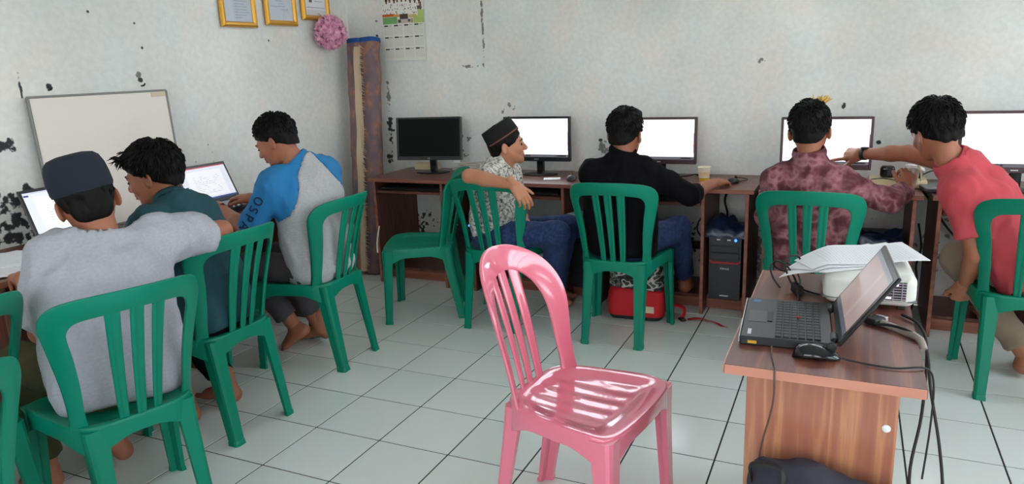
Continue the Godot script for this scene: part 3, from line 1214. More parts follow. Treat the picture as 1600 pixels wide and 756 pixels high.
	var cg := G.new()
	cg.lathe([Vector2(0, 0), Vector2(0.026, 0), Vector2(0.026, 0), Vector2(0.034, 0.078), Vector2(0.036, 0.08), Vector2(0.036, 0.083), Vector2(0.033, 0.083), Vector2(0.031, 0.07), Vector2(0.0, 0.068)], 28)
	part("wall", cg.mesh(), M.cup_white, cup)
	cg = G.new()
	cg.lathe([Vector2(0.0264, 0.002), Vector2(0.0288, 0.024)], 28)
	part("printed_band", cg.mesh(), M.cup_yellow, cup)
	cg = G.new()
	cg.lathe([Vector2(0.0298, 0.033), Vector2(0.0324, 0.058)], 28)
	part("printed_band", cg.mesh(), M.cup_print, cup)
	# cables heaped behind the first monitor
	rng.seed = 4
	var coil := []
	for k in 44:
		var a := k * 0.74
		coil.append(Vector3(-0.08 + (0.15 + 0.02 * sin(k * 1.7)) * cos(a) + 0.0015 * k, 0.706 + 0.0012 * k + 0.006 * absf(sin(a * 0.5 + k)), -0.665 + (0.045 + 0.012 * sin(k * 2.3)) * sin(a)))
	cable(coil, 0.004, M.white_cable, "off-white cable coiled in a heap behind the switched-off monitor")
	var adp := thing("power_adapter", "white plug lying on the heaped cables", "adapter", Vector3(-0.20, 0.77, -0.66), 0.3)
	part("body", bm(Vector3.ZERO, Vector3(0.04, 0.025, 0.03), 0.004), M.paper, adp)
	part("pin", bm(Vector3(0.026, 0, 0.006), Vector3(0.016, 0.004, 0.004)), M.silver, adp)
	part("pin", bm(Vector3(0.026, 0, -0.006), Vector3(0.016, 0.004, 0.004)), M.silver, adp)
	cable([Vector3(0.60, 0.706, -0.72), Vector3(0.66, 0.72, -0.73), Vector3(0.72, 0.735, -0.74), Vector3(0.76, 0.74, -0.75)], 0.003, M.white_cable, "thin white cable running to the cream box")
	cable([Vector3(1.28, 0.705, -0.66), Vector3(1.33, 0.715, -0.62), Vector3(1.37, 0.72, -0.66), Vector3(1.40, 0.707, -0.68), Vector3(1.36, 0.706, -0.72)], 0.004, M.rubber, "black cable loops at the foot of the middle monitor")
	cable([Vector3(1.58, 0.704, -0.56), Vector3(1.57, 0.705, -0.63), Vector3(1.61, 0.705, -0.67), Vector3(1.66, 0.704, -0.62), Vector3(1.63, 0.704, -0.56), Vector3(1.60, 0.704, -0.55)], 0.002, M.rubber, "thin mouse cable looped beyond the hand of the boy in black")
	cable([Vector3(1.50, 0.67, -0.74), Vector3(1.53, 0.62, -0.75), Vector3(1.52, 0.55, -0.76), Vector3(1.54, 0.48, -0.74), Vector3(1.53, 0.44, -0.7)], 0.006, M.rubber, "thick black cables hanging above the red-banded tower")
	cable([Vector3(1.42, 0.47, -0.79), Vector3(1.37, 0.42, -0.79), Vector3(1.36, 0.36, -0.79), Vector3(1.40, 0.30, -0.79)], 0.004, M.rubber, "black cable arc on the wall beside the jeans knee")
	solo("power_strip", bm(Vector3(1.39, 0.27, -0.79), Vector3(0.14, 0.045, 0.05), 0.006), M.black_plastic, "black power strip on the wall under the desk", "power strip")
	cable([Vector3(2.50, 0.68, -0.78), Vector3(2.56, 0.60, -0.77), Vector3(2.62, 0.50, -0.78), Vector3(2.70, 0.40, -0.78), Vector3(2.82, 0.3, -0.78)], 0.006, M.rubber, "black cable running down the wall behind the coral shirt")
	cable([Vector3(2.51, 0.5, -0.62), Vector3(2.53, 0.38, -0.6), Vector3(2.515, 0.28, -0.6), Vector3(2.53, 0.16, -0.62), Vector3(2.51, 0.02, -0.62)], 0.005, M.rubber, "black cable hanging between the last two desks")


# ---------------------------------------------------------------- along the side wall
func laptop(at: Vector3, turn: float, open_deg: float, wd: float, scr: Material, label: String, on: bool) -> Node3D:
	# the user sits on the +z side; hinge line on the x axis at the origin
	var o := thing("laptop", label, "laptop", at, deg_to_rad(turn), "open laptops")
	var dp := wd * 0.68
	part("base", bm(Vector3(0, 0.011, dp / 2), Vector3(wd, 0.022, dp), 0.004), M.dark_plastic, o)
	var g := G.new()
	for r in 6:
		for k in 14:
			g.box(Vector3(-wd * 0.43 + k * wd * 0.0662, 0.0235, 0.035 + r * dp * 0.083), Vector3(wd * 0.058, 0.004, dp * 0.068), 0.0012)
	part("keycaps", g.mesh(), M.keys, o, "", "stuff")
	part("touchpad", bm(Vector3(0, 0.0224, dp * 0.84), Vector3(wd * 0.28, 0.0012, dp * 0.2)), M.touchpad, o)
	part("hinge", bm(Vector3(-wd * 0.36, 0.022, 0.0), Vector3(0.05, 0.014, 0.014), 0.004), M.black_plastic, o)
	part("hinge", bm(Vector3(wd * 0.36, 0.022, 0.0), Vector3(0.05, 0.014, 0.014), 0.004), M.black_plastic, o)
	var B := Basis(Vector3.RIGHT, -deg_to_rad(open_deg - 90.0))
	var P := func(x: float, y: float, z: float) -> Vector3: return Vector3(0, 0.02, -0.004) + B * Vector3(x, y, z)
	var lh := dp * 0.98
	g = G.new()
	g.box(P.call(0, lh / 2, -0.005), Vector3(wd, lh, 0.009), 0.003, B)
	part("lid", g.mesh(), M.bezel, o)
	g = G.new()
	var x := wd / 2 - 0.014
	g.quad(P.call(-x, lh - 0.014, 0.0004), P.call(x, lh - 0.014, 0.0004), P.call(x, 0.022, 0.0004), P.call(-x, 0.022, 0.0004))
	part("screen", g.mesh(), scr, o)
	if on:
		var a := AreaLight3D.new()
		a.name = "screen_light"
		a.area_size = Vector2(x * 2, lh - 0.036)
		a.light_energy = 0.006
		a.light_color = Color(0.9, 0.95, 1.0)
		a.shadow_enabled = true
		o.add_child(a)
		a.transform = Transform3D(B * Basis(Vector3.UP, PI), P.call(0, lh / 2, 0.01))
	return o


func paper_stack(at: Vector3, turn: float, n: int, sd: int, label: String, group: String) -> void:
	rng.seed = sd
	var g := G.new()
	var nn := fn(3.0, sd, 2)
	g.sheet(10, 12, func(u, v): return Vector3((u - 0.5) * 0.21, 0.003 + 0.008 * absf(nn.get_noise_2d(u, v)), (v - 0.5) * 0.297), 0.0025)
	var o := solo("paper_sheet", g.mesh(), M.print_paper, label, "paper", group)
	o.position = at
	o.rotation.y = deg_to_rad(turn)


func side_row() -> void:
	var o := thing("long_desk", "long dark brown desk under the whiteboard along the side wall", "desk", Vector3(-0.8, 0, 1.7))
	var zc := 1.86
	part("top", bm(Vector3(0, 0.688, zc - 1.7), Vector3(0.56, 0.022, 2.88), 0.002), M.desk_top_z, o)
	part("edge_band", bm(Vector3(0.2805, 0.688, zc - 1.7), Vector3(0.003, 0.02, 2.876)), M.desk_edge, o)
	for z in [0.44, 1.22, 2.05, 2.62, 3.28]:
		part("leg_panel", bm(Vector3(-0.02, 0.338, z - 1.7), Vector3(0.46, 0.676, 0.02), 0.002), M.desk_side, o)
	part("modesty_panel", bm(Vector3(-0.2, 0.42, zc - 1.7), Vector3(0.018, 0.5, 2.8), 0.002), M.desk_side, o)
	for zz in [0.83, 1.635, 2.335, 2.95]:
		part("foot_rail", bm(Vector3(0.02, 0.09, zz - 1.7), Vector3(0.06, 0.025, 0.7 if zz != 2.335 else 0.5), 0.002), M.desk_edge, o)
	laptop(Vector3(-0.945, 0.700, 1.50), 90.0, 111.0, 0.345, M.screen_doc, "open laptop with a white document before the boy in the navy cap", true)
	laptop(Vector3(-0.905, 0.700, 0.73), 88.0, 116.0, 0.335, M.screen_doc_red, "open laptop with a red-topped document before the blue-sleeved boy", true)
	paper_stack(Vector3(-0.70, 0.700, 1.98), 70.0, 3, 2, "white printed sheet on the side desk at the picture's edge", "sheets on the side desk")
	paper_stack(Vector3(-0.80, 0.704, 1.86), 50.0, 3, 4, "white printed sheet under another, beside the navy cap boy's laptop", "sheets on the side desk")
	paper_stack(Vector3(-0.62, 0.700, 2.28), 20.0, 3, 6, "white printed sheet seen through the dark green chair back", "sheets on the side desk")
	paper_stack(Vector3(-0.60, 0.700, 1.02), 100.0, 3, 9, "white sheet on the desk below the blue sleeve", "sheets on the side desk")
	var m := mouse(Vector3(-0.72, 0.700, 0.58), 80.0, "black mouse beside the laptop of the blue-sleeved boy", M.dark_plastic)
	m.scale = Vector3(1, 1, 1)
	# whiteboard standing on the desk against the wall
	var wb := thing("whiteboard", "blank cream-white board leaning on the wall above the side desk", "whiteboard", Vector3(-1.03, 0.70, 1.178))
	var T := Basis(Vector3.BACK, 0.045)
	var yb := 0.31
	var bw := 0.712
	var bh := 0.618
	var gg := G.new()
	gg.box(T * Vector3(-0.008, yb, 0), Vector3(0.010, bh, bw), 0.002, T)
	part("panel", gg.mesh(), M.whiteboard, wb)
	for s in [-1.0, 1.0]:
		gg = G.new()
		gg.box(T * Vector3(-0.006, yb, s * bw / 2), Vector3(0.017, bh, 0.010), 0.002, T)
		part("frame_side", gg.mesh(), M.alu, wb)
		gg = G.new()
		gg.box(T * Vector3(-0.006, yb + s * bh / 2, 0), Vector3(0.017, 0.010, bw), 0.002, T)
		part("frame_rail", gg.mesh(), M.alu, wb)
	gg = G.new()
	gg.box(T * Vector3(-0.002, yb + bh / 2 - 0.018, -bw / 2 + 0.05), Vector3(0.004, 0.022, 0.085), 0.001, T)
	part("name_plate", gg.mesh(), M.sticker, wb, "small printed sticker")
	for zz in [1.41, 0.93]:
		var nl := G.new()
		nl.tube([Vector3(X0 + 0.001, 1.345, zz), Vector3(X0 + 0.02, 1.347, zz), Vector3(X0 + 0.028, 1.356, zz)], 0.004, 7)
		solo("wall_hook", nl.mesh(), M.black_metal, "small dark hook above the whiteboard's %s" % ("printed sticker" if zz < 1 else "plain corner"), "hook", "hooks above the whiteboard")
	# certificates in gold frames
	var specs := [[0.227, 1.648, 0.278, 0.40, 2.0, 0, "gold-framed certificate farthest from the pink flower"], [-0.128, 1.668, 0.28, 0.40, 1.5, 1, "gold-framed certificate in the middle of the three"], [-0.462, 1.712, 0.278, 0.34, 2.0, 2, "gold-framed certificate with a small portrait, above the pink flower"]]
	for q in specs:
		var f := thing("framed_certificate", q[6], "picture frame", Vector3(X0 + 0.012, q[1], q[0]), PI / 2, "gold-framed certificates")
		f.rotation.x = 0.0
		var w: float = q[2]
		var h: float = q[3]
		var t := 0.032
		for s in [-1.0, 1.0]:
			var fg := G.new()
			var prof := PackedVector2Array([Vector2(0, 0), Vector2(t, 0), Vector2(t, 0.008), Vector2(t * 0.75, 0.020), Vector2(t * 0.4, 0.022), Vector2(t * 0.15, 0.016), Vector2(0, 0.006)])
			# stile: profile across x, run along y
			var rings := []
			for e in 2:
				var ring := PackedVector3Array()
				for k in prof:
					ring.append(Vector3(s * (w / 2 - k.x), (k.x if e == 0 else h - k.x), k.y))
				if s > 0:
					ring.reverse()
				rings.append(ring)
			fg.loft(rings)
			part("frame_stile", flat_mesh(fg), M.gold, f)
			fg = G.new()
			rings = []
			for e in 2:
				var ring := PackedVector3Array()
				for k in prof:
					ring.append(Vector3((-w / 2 + k.x) if e == 0 else (w / 2 - k.x), (k.x if s < 0 else h - k.x), k.y))
				if s < 0:
					ring.reverse()
				rings.append(ring)
			fg.loft(rings)
			part("frame_rail", flat_mesh(fg), M.gold, f)
		var pg := G.new()
		pg.quad(Vector3(-w / 2 + t, h - t, 0.004), Vector3(w / 2 - t, h - t, 0.004), Vector3(w / 2 - t, t, 0.004), Vector3(-w / 2 + t, t, 0.004))
		part("certificate", pg.mesh(), pic("certificate_%d" % q[5], certificate_image(q[5]), 0.5), f)
		var gl := G.new()
		gl.quad(Vector3(-w / 2 + t, h - t, 0.007), Vector3(w / 2 - t, h - t, 0.007), Vector3(w / 2 - t, t, 0.007), Vector3(-w / 2 + t, t, 0.007))
		part("glass_pane", gl.mesh(), M.glass, f)
	pom_pom()
	carpet_roll()
	# wall calendar on the far wall
	var cal := thing("wall_calendar", "year calendar with a drawing above the month grid, on the far wall", "calendar", Vector3(-0.638, 1.435, Z0 + 0.003))
	var cg := G.new()
	cg.grid(8, 16, func(u, v): return Vector3((u - 0.5) * 0.33, 0.55 * (1.0 - v), 0.003 + 0.006 * v * v * absf(sin(u * 5.0))), true)
	var sheet := part("sheet", flipped_front(cg), pic("calendar_print", calendar_image(), 0.5), cal)
	part("hanging_strip", bm(Vector3(0, 0.552, 0.004), Vector3(0.332, 0.014, 0.006), 0.001), M.black_metal, cal)


func flipped_front(g: G) -> ArrayMesh:  # makes the sheet face +z
	var s := 0.0
	for k in range(0, g.ix.size(), 3):
		var a := g.v[g.ix[k]]
		s += (g.v[g.ix[k + 2]] - a).cross(g.v[g.ix[k + 1]] - a).z
	return flipped(g) if s < 0.0 else g.mesh()


func certificate_image(kind: int) -> Image:
	var im := Image.create(160, 240, false, Image.FORMAT_RGB8)
	im.fill(Color(0.80, 0.83, 0.88))
	var r := RandomNumberGenerator.new()
	r.seed = 20 + kind
	var ink := Color(0.62, 0.66, 0.73)
	if kind == 0:
		im.fill_rect(Rect2i(52, 0, 108, 240), Color(0.76, 0.80, 0.85))
		for k in 20:
			im.fill_rect(Rect2i(60, 14 + k * 11, r.randi_range(40, 88), 3), ink)
	elif kind == 1:
		for k in 16:
			im.fill_rect(Rect2i(50 + r.randi_range(0, 20), 14 + k * 11, r.randi_range(15, 60), 3), ink)
		im.fill_rect(Rect2i(20, 180, 60, 3), ink)
		im.fill_rect(Rect2i(80, 192, 50, 3), ink)
	else:
		im.fill(Color(0.86, 0.86, 0.89))
		im.fill_rect(Rect2i(10, 20, 140, 190), Color(0.93, 0.93, 0.96))
		im.fill_rect(Rect2i(12, 196, 136, 4), ink)
		im.fill_rect(Rect2i(34, 128, 26, 46), Color(0.80, 0.78, 0.82))
		im.fill_rect(Rect2i(41, 132, 13, 15), Color(0.55, 0.4, 0.38))
		im.fill_rect(Rect2i(37, 146, 20, 24), Color(0.34, 0.14, 0.22))
		for k in 12:
			im.fill_rect(Rect2i(76, 30 + k * 12, r.randi_range(30, 66), 3), ink)
	return im


func calendar_image() -> Image:
	var im := Image.create(264, 440, false, Image.FORMAT_RGB8)
	im.fill(Color(0.90, 0.90, 0.87))
	var r := RandomNumberGenerator.new()
	r.seed = 77
	# drawing: small figures over a strip of roofs and lawns
	im.fill_rect(Rect2i(0, 0, 264, 246), Color(0.93, 0.93, 0.90))
	for k in 9:
		var x := 20 + k * 26 + r.randi_range(-4, 4)
		var y := 112 + r.randi_range(-8, 8)
		im.fill_rect(Rect2i(x, y, 16, 16), Color(0.16, 0.10, 0.09))
		im.fill_rect(Rect2i(x + 3, y + 14, 10, 14), Color(0.40, 0.22, 0.14))
	for k in 60:
		var x := 6 + r.randi_range(0, 250)
		var y := 140 + r.randi_range(0, 52)
		im.fill_rect(Rect2i(x, y, r.randi_range(2, 5), r.randi_range(3, 9)), [Color(0.2, 0.2, 0.18), Color(0.45, 0.35, 0.3), Color(0.55, 0.3, 0.3)][k % 3])
	im.fill_rect(Rect2i(0, 192, 80, 14), Color(0.80, 0.38, 0.16))
	im.fill_rect(Rect2i(70, 196, 50, 14), Color(0.85, 0.62, 0.32))
	im.fill_rect(Rect2i(0, 208, 96, 36), Color(0.47, 0.68, 0.42))
	im.fill_rect(Rect2i(112, 196, 52, 26), Color(0.28, 0.22, 0.2))
	im.fill_rect(Rect2i(168, 200, 50, 18), Color(0.84, 0.72, 0.5))
	im.fill_rect(Rect2i(94, 222, 100, 22), Color(0.80, 0.74, 0.72))
	im.fill_rect(Rect2i(100, 224, 18, 16), Color(0.30, 0.26, 0.28))
	im.fill_rect(Rect2i(162, 224, 16, 14), Color(0.35, 0.3, 0.32))
	im.fill_rect(Rect2i(186, 222, 5, 22), Color(0.35, 0.2, 0.2))
	im.fill_rect(Rect2i(196, 206, 68, 40), Color(0.70, 0.78, 0.45))
	im.fill_rect(Rect2i(226, 180, 38, 40), Color(0.72, 0.80, 0.48))
	im.fill_rect(Rect2i(240, 140, 12, 40), Color(0.40, 0.30, 0.26))
	im.fill_rect(Rect2i(224, 158, 16, 18), Color(0.3, 0.32, 0.25))
	for row in 3:
		for col in 4:
			var x := 6 + col * 65
			var y := 250 + row * 62
			im.fill_rect(Rect2i(x, y, 26, 7), Color(0.16, 0.16, 0.17))
			im.fill_rect(Rect2i(x + 30, y + 1, 22, 5), Color(0.68, 0.68, 0.67))
			for k in 6:
				for d in 7:
					im.fill_rect(Rect2i(x + d * 8, y + 12 + k * 7, 4, 3), Color(0.80, 0.68, 0.66) if d == 0 else Color(0.74, 0.74, 0.73))
	return im


func pom_pom() -> void:
	var o := thing("tissue_flower", "round fluffy pink tissue-paper flower hung under the certificate", "decoration", Vector3(X0 + 0.095, 1.632, -0.495))
	rng.seed = 12
	var g := G.new()
	var f := F.new(Vector3(-0.12, -0.12, -0.12), Vector3(0.12, 0.12, 0.12), 0.01)
	f.ell(Vector3.ZERO, Basis(), Vector3(0.075, 0.085, 0.085))
	f.net(g)
	part("core", g.mesh(), M.pom_pink, o)
	g = G.new()
	for k in 420:
		var d := Vector3(rng.randfn(), rng.randfn(), rng.randfn()).normalized()
		var u := d.cross(Vector3(rng.randfn(), rng.randfn(), rng.randfn())).normalized()
		var w := d.cross(u)
		var c := d * rng.randf_range(0.075, 0.095)
		c.x *= 0.9
		var s := rng.randf_range(0.013, 0.022)
		var bow := rng.randf_range(0.3, 0.9)
		g.grid(3, 3, func(a, b):
			var x: float = (a - 0.5) * 2.0
			var y: float = (b - 0.5) * 2.0
			return c + (u * x + w * y) * s + d * (0.016 * (x * x + y * y) * bow), false)
	part("petals", g.mesh(), M.pom_pink, o, "", "stuff")
	g = G.new()
	for k in 70:
		var d := Vector3(rng.randfn(), rng.randfn(), rng.randfn()).normalized()
		var b := d * 0.09
		var e := d * rng.randf_range(0.115, 0.135) + Vector3(rng.randfn(), rng.randfn(), rng.randfn()) * 0.008
		g.tube([b, (b + e) / 2 + Vector3(0, 0.004, 0), e], [0.0012, 0.0009, 0.0004], 4)
	part("tinsel_strands", g.mesh(), M.pom_pale, o, "", "stuff")
	g = G.new()
	g.tube([Vector3(-0.02, 0.08, 0.0), Vector3(-0.06, 0.11, 0.005), Vector3(-0.093, 0.135, 0.01)], 0.002, 5)
	part("hanging_thread", g.mesh(), M.gold, o)


func carpet_roll() -> void:
	var bot := Vector3(-0.835, 0.0, -0.47)
	var top := Vector3(-0.895, 1.585, -0.70)
	var o := thing("folded_carpet", "tall folded carpet with cream fringe standing in the room's corner", "carpet", bot)
	var up := (top - bot)
	var along := up.normalized()
	var side := Vector3(0.86, 0, -0.0).normalized()
	side = (side - along * side.dot(along)).normalized()
	var out := side.cross(along).normalized()
	var nn := fn(2.2, 9, 2)
	var half := func(s: float, w: float, dpt: float, m: Material, called: String, y0: float, y1: float):
		var rings := []
		for j in 25:
			var t := lerpf(y0, y1, j / 24.0)
			var c: Vector3 = up * t + side * (s * 0.052 + 0.010 * nn.get_noise_2d(s * 3.0, t * 4.0))
			var ww: float = w * (1.0 - 0.18 * (1.0 - t)) + 0.004 * nn.get_noise_2d(t * 9.0, s * 7.0)
			var ring := PackedVector3Array()
			for k in 20:
				var a := TAU * k / 20
				var x := signf(cos(a)) * pow(absf(cos(a)), 0.55) * ww
				var z := signf(sin(a)) * pow(absf(sin(a)), 0.7) * dpt
				ring.append(c + side * x + out * (z + 0.004 * sin(x * 90.0)))
			rings.append(ring)
		var g := G.new()
		g.loft(rings)
		part(called, flipped_check(g), m, o)
	half.call(-1.0, 0.062, 0.055, M.carpet, "fold", 0.0, 0.985)
	half.call(1.0, 0.062, 0.05, M.carpet, "fold", 0.0, 0.985)
	half.call(-1.0, 0.064, 0.057, M.carpet_blue, "bound_edge", 0.985, 1.003)
	half.call(1.0, 0.064, 0.052, M.carpet_blue, "bound_edge", 0.985, 1.003)
	# fringe between the two folds
	rng.seed = 6
	var strip := G.new()
	strip.sheet(3, 40, func(u, v): return up * (0.965 - v * 0.955) + side * (-0.012 + (u - 0.5) * (0.036 + 0.02 * (1.0 - absf(v - 0.35))) - 0.004 * sin(v * 14.0)) + out * (0.062 + 0.004 * sin(v * 30.0)), 0.006, out)
	part("fringe_band", strip.mesh(), M.fringe, o)
	var fg := G.new()
	for k in 150:
		var t := 0.97 - 0.955 * k / 150.0
		var b: Vector3 = up * t + side * (0.004 + rng.randf_range(-0.004, 0.004)) + out * 0.064
		var e: Vector3 = b + side * rng.randf_range(0.02, 0.042) - along * rng.randf_range(0.01, 0.03) + out * rng.randf_range(-0.004, 0.008)
		fg.tube([b, (b + e) / 2 - along * 0.004, e], [0.0035, 0.003, 0.001], 5)
	part("fringe_tassels", fg.mesh(), M.fringe, o, "", "stuff")
	# a cord end hanging beside the carpet
	cable([Vector3(-0.16, 0.40, 0.36), Vector3(-0.20, 0.45, 0.30), Vector3(-0.22, 0.52, 0.24)], 0.004, M.white_cable, "thin white stick end rising behind the blue-sleeved boy's chair", "cable")


# ---------------------------------------------------------------- the teacher's table in front
func teacher_table() -> void:
	var o := thing("small_table", "small walnut-patterned table carrying the open laptop and projector", "table", Vector3(2.135, 0, 1.59))
	part("top", bm(Vector3(0, 0.689, 0), Vector3(0.40, 0.022, 0.80), 0.0015), M.walnut_top, o)
	part("edge_band", bm(Vector3(0, 0.689, 0.4012), Vector3(0.396, 0.0205, 0.003)), M.walnut_edge, o)
	part("edge_band", bm(Vector3(-0.2012, 0.689, 0), Vector3(0.003, 0.0205, 0.80)), M.walnut_edge, o)
	part("end_panel", bm(Vector3(0.0, 0.339, 0.335), Vector3(0.312, 0.678, 0.018), 0.0015), M.walnut_side, o)
	part("end_panel", bm(Vector3(0.0, 0.339, -0.345), Vector3(0.312, 0.678, 0.018), 0.0015), M.walnut_side, o)
	part("back_panel", bm(Vector3(0.12, 0.45, -0.005), Vector3(0.016, 0.40, 0.66), 0.0015), M.walnut_side, o)
	part("foot_rail", bm(Vector3(0.12, 0.05, -0.005), Vector3(0.016, 0.08, 0.66), 0.0015), M.walnut_side, o)
	var cap := G.new()
	cap.lathe([Vector2(0, 0), Vector2(0.009, 0), Vector2(0.009, 0.0015), Vector2(0.006, 0.003), Vector2(0, 0.003)], 18, Transform3D(Basis(Vector3.RIGHT, PI / 2), Vector3(0.135, 0.575, 0.344)))
	part("screw_cap", cap.mesh(), M.paper, o, "round white screw cap")
	# the dark bag on the floor at its foot
	var f := F.new(Vector3(1.82, -0.02, 1.90), Vector3(2.5, 0.62, 2.20), 0.012)
	f.rbox(Vector3(2.185, 0.238, 2.03), Basis(Vector3.BACK, -0.03), Vector3(0.17, 0.24, 0.05), 0.04, 0.03)
	f.rbox(Vector3(2.08, 0.30, 2.025), Basis(Vector3.BACK, -0.05), Vector3(0.075, 0.195, 0.04), 0.03, 0.06)
	f.rough(fn(10.0, 3, 3), 0.02)
	f.cut(Vector3(0, 0.002, 0), Vector3.DOWN)
	var g := G.new()
	f.net(g)
	var bag := thing("laptop_bag", "dark grey fabric bag slumped against the small table's front panel", "bag", Vector3(2.10, 0.0, 2.03))
	var body := part("body", g.mesh(), M.dark_fabric, bag)
	body.position = -bag.position
	g = G.new()
	g.tube(curve([Vector3(-0.09, 0.46, 0.02), Vector3(-0.09, 0.505, 0.03), Vector3(-0.03, 0.51, 0.04), Vector3(-0.02, 0.46, 0.06), Vector3(0.0, 0.36, 0.06)], 6), 0.008, 8, 0.4)
	part("strap", g.mesh(), M.rubber, bag)
	front_laptop()
	projector()
	var mz := mouse(Vector3(2.122, 0.700, 1.888), -78.0, "large black mouse near the front edge of the small table", M.gloss_black, 1.0)
	cable([Vector3(2.175, 0.712, 1.905), Vector3(2.22, 0.704, 1.90), Vector3(2.28, 0.704, 1.905), Vector3(2.338, 0.702, 1.88), Vector3(2.358, 0.66, 1.86), Vector3(2.36, 0.56, 1.86), Vector3(2.352, 0.44, 1.88)], 0.0022, M.rubber, "thin black mouse cable crossing the small table's edge")
	cable([Vector3(2.025, 0.712, 1.88), Vector3(2.03, 0.704, 1.92), Vector3(2.04, 0.703, 1.97), Vector3(2.043, 0.698, 1.997), Vector3(2.042, 0.62, 1.998), Vector3(2.02, 0.50, 1.99), Vector3(2.022, 0.40, 1.99), Vector3(2.03, 0.28, 2.06)], 0.0022, M.brown_cable, "thin brown cable from the laptop down the table front")
	cable([Vector3(2.245, 0.708, 1.64), Vector3(2.29, 0.714, 1.66), Vector3(2.33, 0.712, 1.70), Vector3(2.352, 0.69, 1.73), Vector3(2.366, 0.60, 1.76), Vector3(2.39, 0.48, 1.80), Vector3(2.40, 0.38, 1.84), Vector3(2.385, 0.30, 1.88)], 0.0035, M.rubber, "black cable hanging in a loop beside the small table")
	cable([Vector3(2.31, 0.706, 1.54), Vector3(2.345, 0.703, 1.60), Vector3(2.358, 0.67, 1.68), Vector3(2.35, 0.55, 1.78), Vector3(2.33, 0.42, 1.86), Vector3(2.36, 0.28, 1.92), Vector3(2.40, 0.12, 1.98), Vector3(2.42, 0.012, 2.1)], 0.0035, M.rubber, "black cable falling from the projector to the floor")
	cable([Vector3(2.26, 0.71, 1.63), Vector3(2.30, 0.706, 1.66), Vector3(2.335, 0.708, 1.71), Vector3(2.346, 0.69, 1.735)], 0.009, M.grey_cable, "thick grey video cable on the small table")
	var plug := thing("video_plug", "dark video plug on the small table below the projector", "plug", Vector3(2.245, 0.709, 1.612), deg_to_rad(-35))
	part("body", bm(Vector3.ZERO, Vector3(0.035, 0.016, 0.045), 0.004), M.rubber, plug)
	part("collar", bm(Vector3(0, 0, -0.028), Vector3(0.03, 0.011, 0.012), 0.001), M.silver, plug)
	rng.seed = 15
	cable([Vector3(2.06, 0.704, 1.50), Vector3(2.055, 0.71, 1.45), Vector3(2.05, 0.72, 1.40), Vector3(2.02, 0.76, 1.36), Vector3(1.985, 0.77, 1.33), Vector3(1.975, 0.74, 1.28), Vector3(2.01, 0.72, 1.26), Vector3(2.05, 0.75, 1.29), Vector3(2.04, 0.79, 1.33), Vector3(2.01, 0.78, 1.36), Vector3(2.03, 0.73, 1.40), Vector3(2.06, 0.71, 1.41)], 0.003, M.rubber, "black power cable knotted behind the open laptop")
	cable([Vector3(2.0, 0.704, 1.38), Vector3(1.975, 0.72, 1.33), Vector3(1.965, 0.745, 1.29), Vector3(1.99, 0.75, 1.25), Vector3(2.03, 0.73, 1.25), Vector3(2.05, 0.71, 1.30), Vector3(2.06, 0.705, 1.38), Vector3(2.11, 0.704, 1.42)], 0.003, M.rubber, "black cable coil lying against the projector")
	var pb := thing("power_adapter", "small black plug standing by the laptop's corner", "adapter", Vector3(2.05, 0.715, 1.42), 0.4)
	part("body", bm(Vector3.ZERO, Vector3(0.022, 0.03, 0.05), 0.005), M.rubber, pb)
	part("cable_sleeve", bm(Vector3(0, 0, 0.033), Vector3(0.01, 0.012, 0.018), 0.002), M.rubber, pb)


func front_laptop() -> void:
	var o := laptop(Vector3(2.148, 0.700, 1.697), -86.5, 124.0, 0.305, M.screen_front, "open black laptop in front with a red pointing stick", false)
	o.remove_meta("group")
	var dp := 0.305 * 0.68
	var g := G.new()
	g.lathe([Vector2(0, 0.0), Vector2(0.004, 0.0), Vector2(0.0045, 0.004), Vector2(0, 0.005)], 12, Transform3D(Basis(), Vector3(-0.004, 0.024, 0.078)))
	part("pointing_stick", g.mesh(), M.red_band, o, "small red pointing stick")
	part("silver_edge", bm(Vector3(0, 0.014, dp + 0.0008), Vector3(0.30, 0.014, 0.002), 0.0), M.silver, o)
	part("blue_sticker", bm(Vector3(-0.125, 0.0225, dp * 0.87), Vector3(0.022, 0.0008, 0.018)), M.blue_sticker, o)
	part("stick_button", bm(Vector3(0, 0.0235, dp * 0.69), Vector3(0.07, 0.002, 0.012), 0.0008), M.keys, o)
	part("port", bm(Vector3(0.153, 0.010, dp * 0.86), Vector3(0.002, 0.007, 0.02)), M.yellow_port, o)
	part("port", bm(Vector3(0.153, 0.010, dp * 0.3), Vector3(0.002, 0.007, 0.03)), M.rubber, o)
	part("maker_mark", bm(Vector3(0.115, 0.0225, dp * 0.9), Vector3(0.035, 0.0008, 0.008)), M.silver, o)


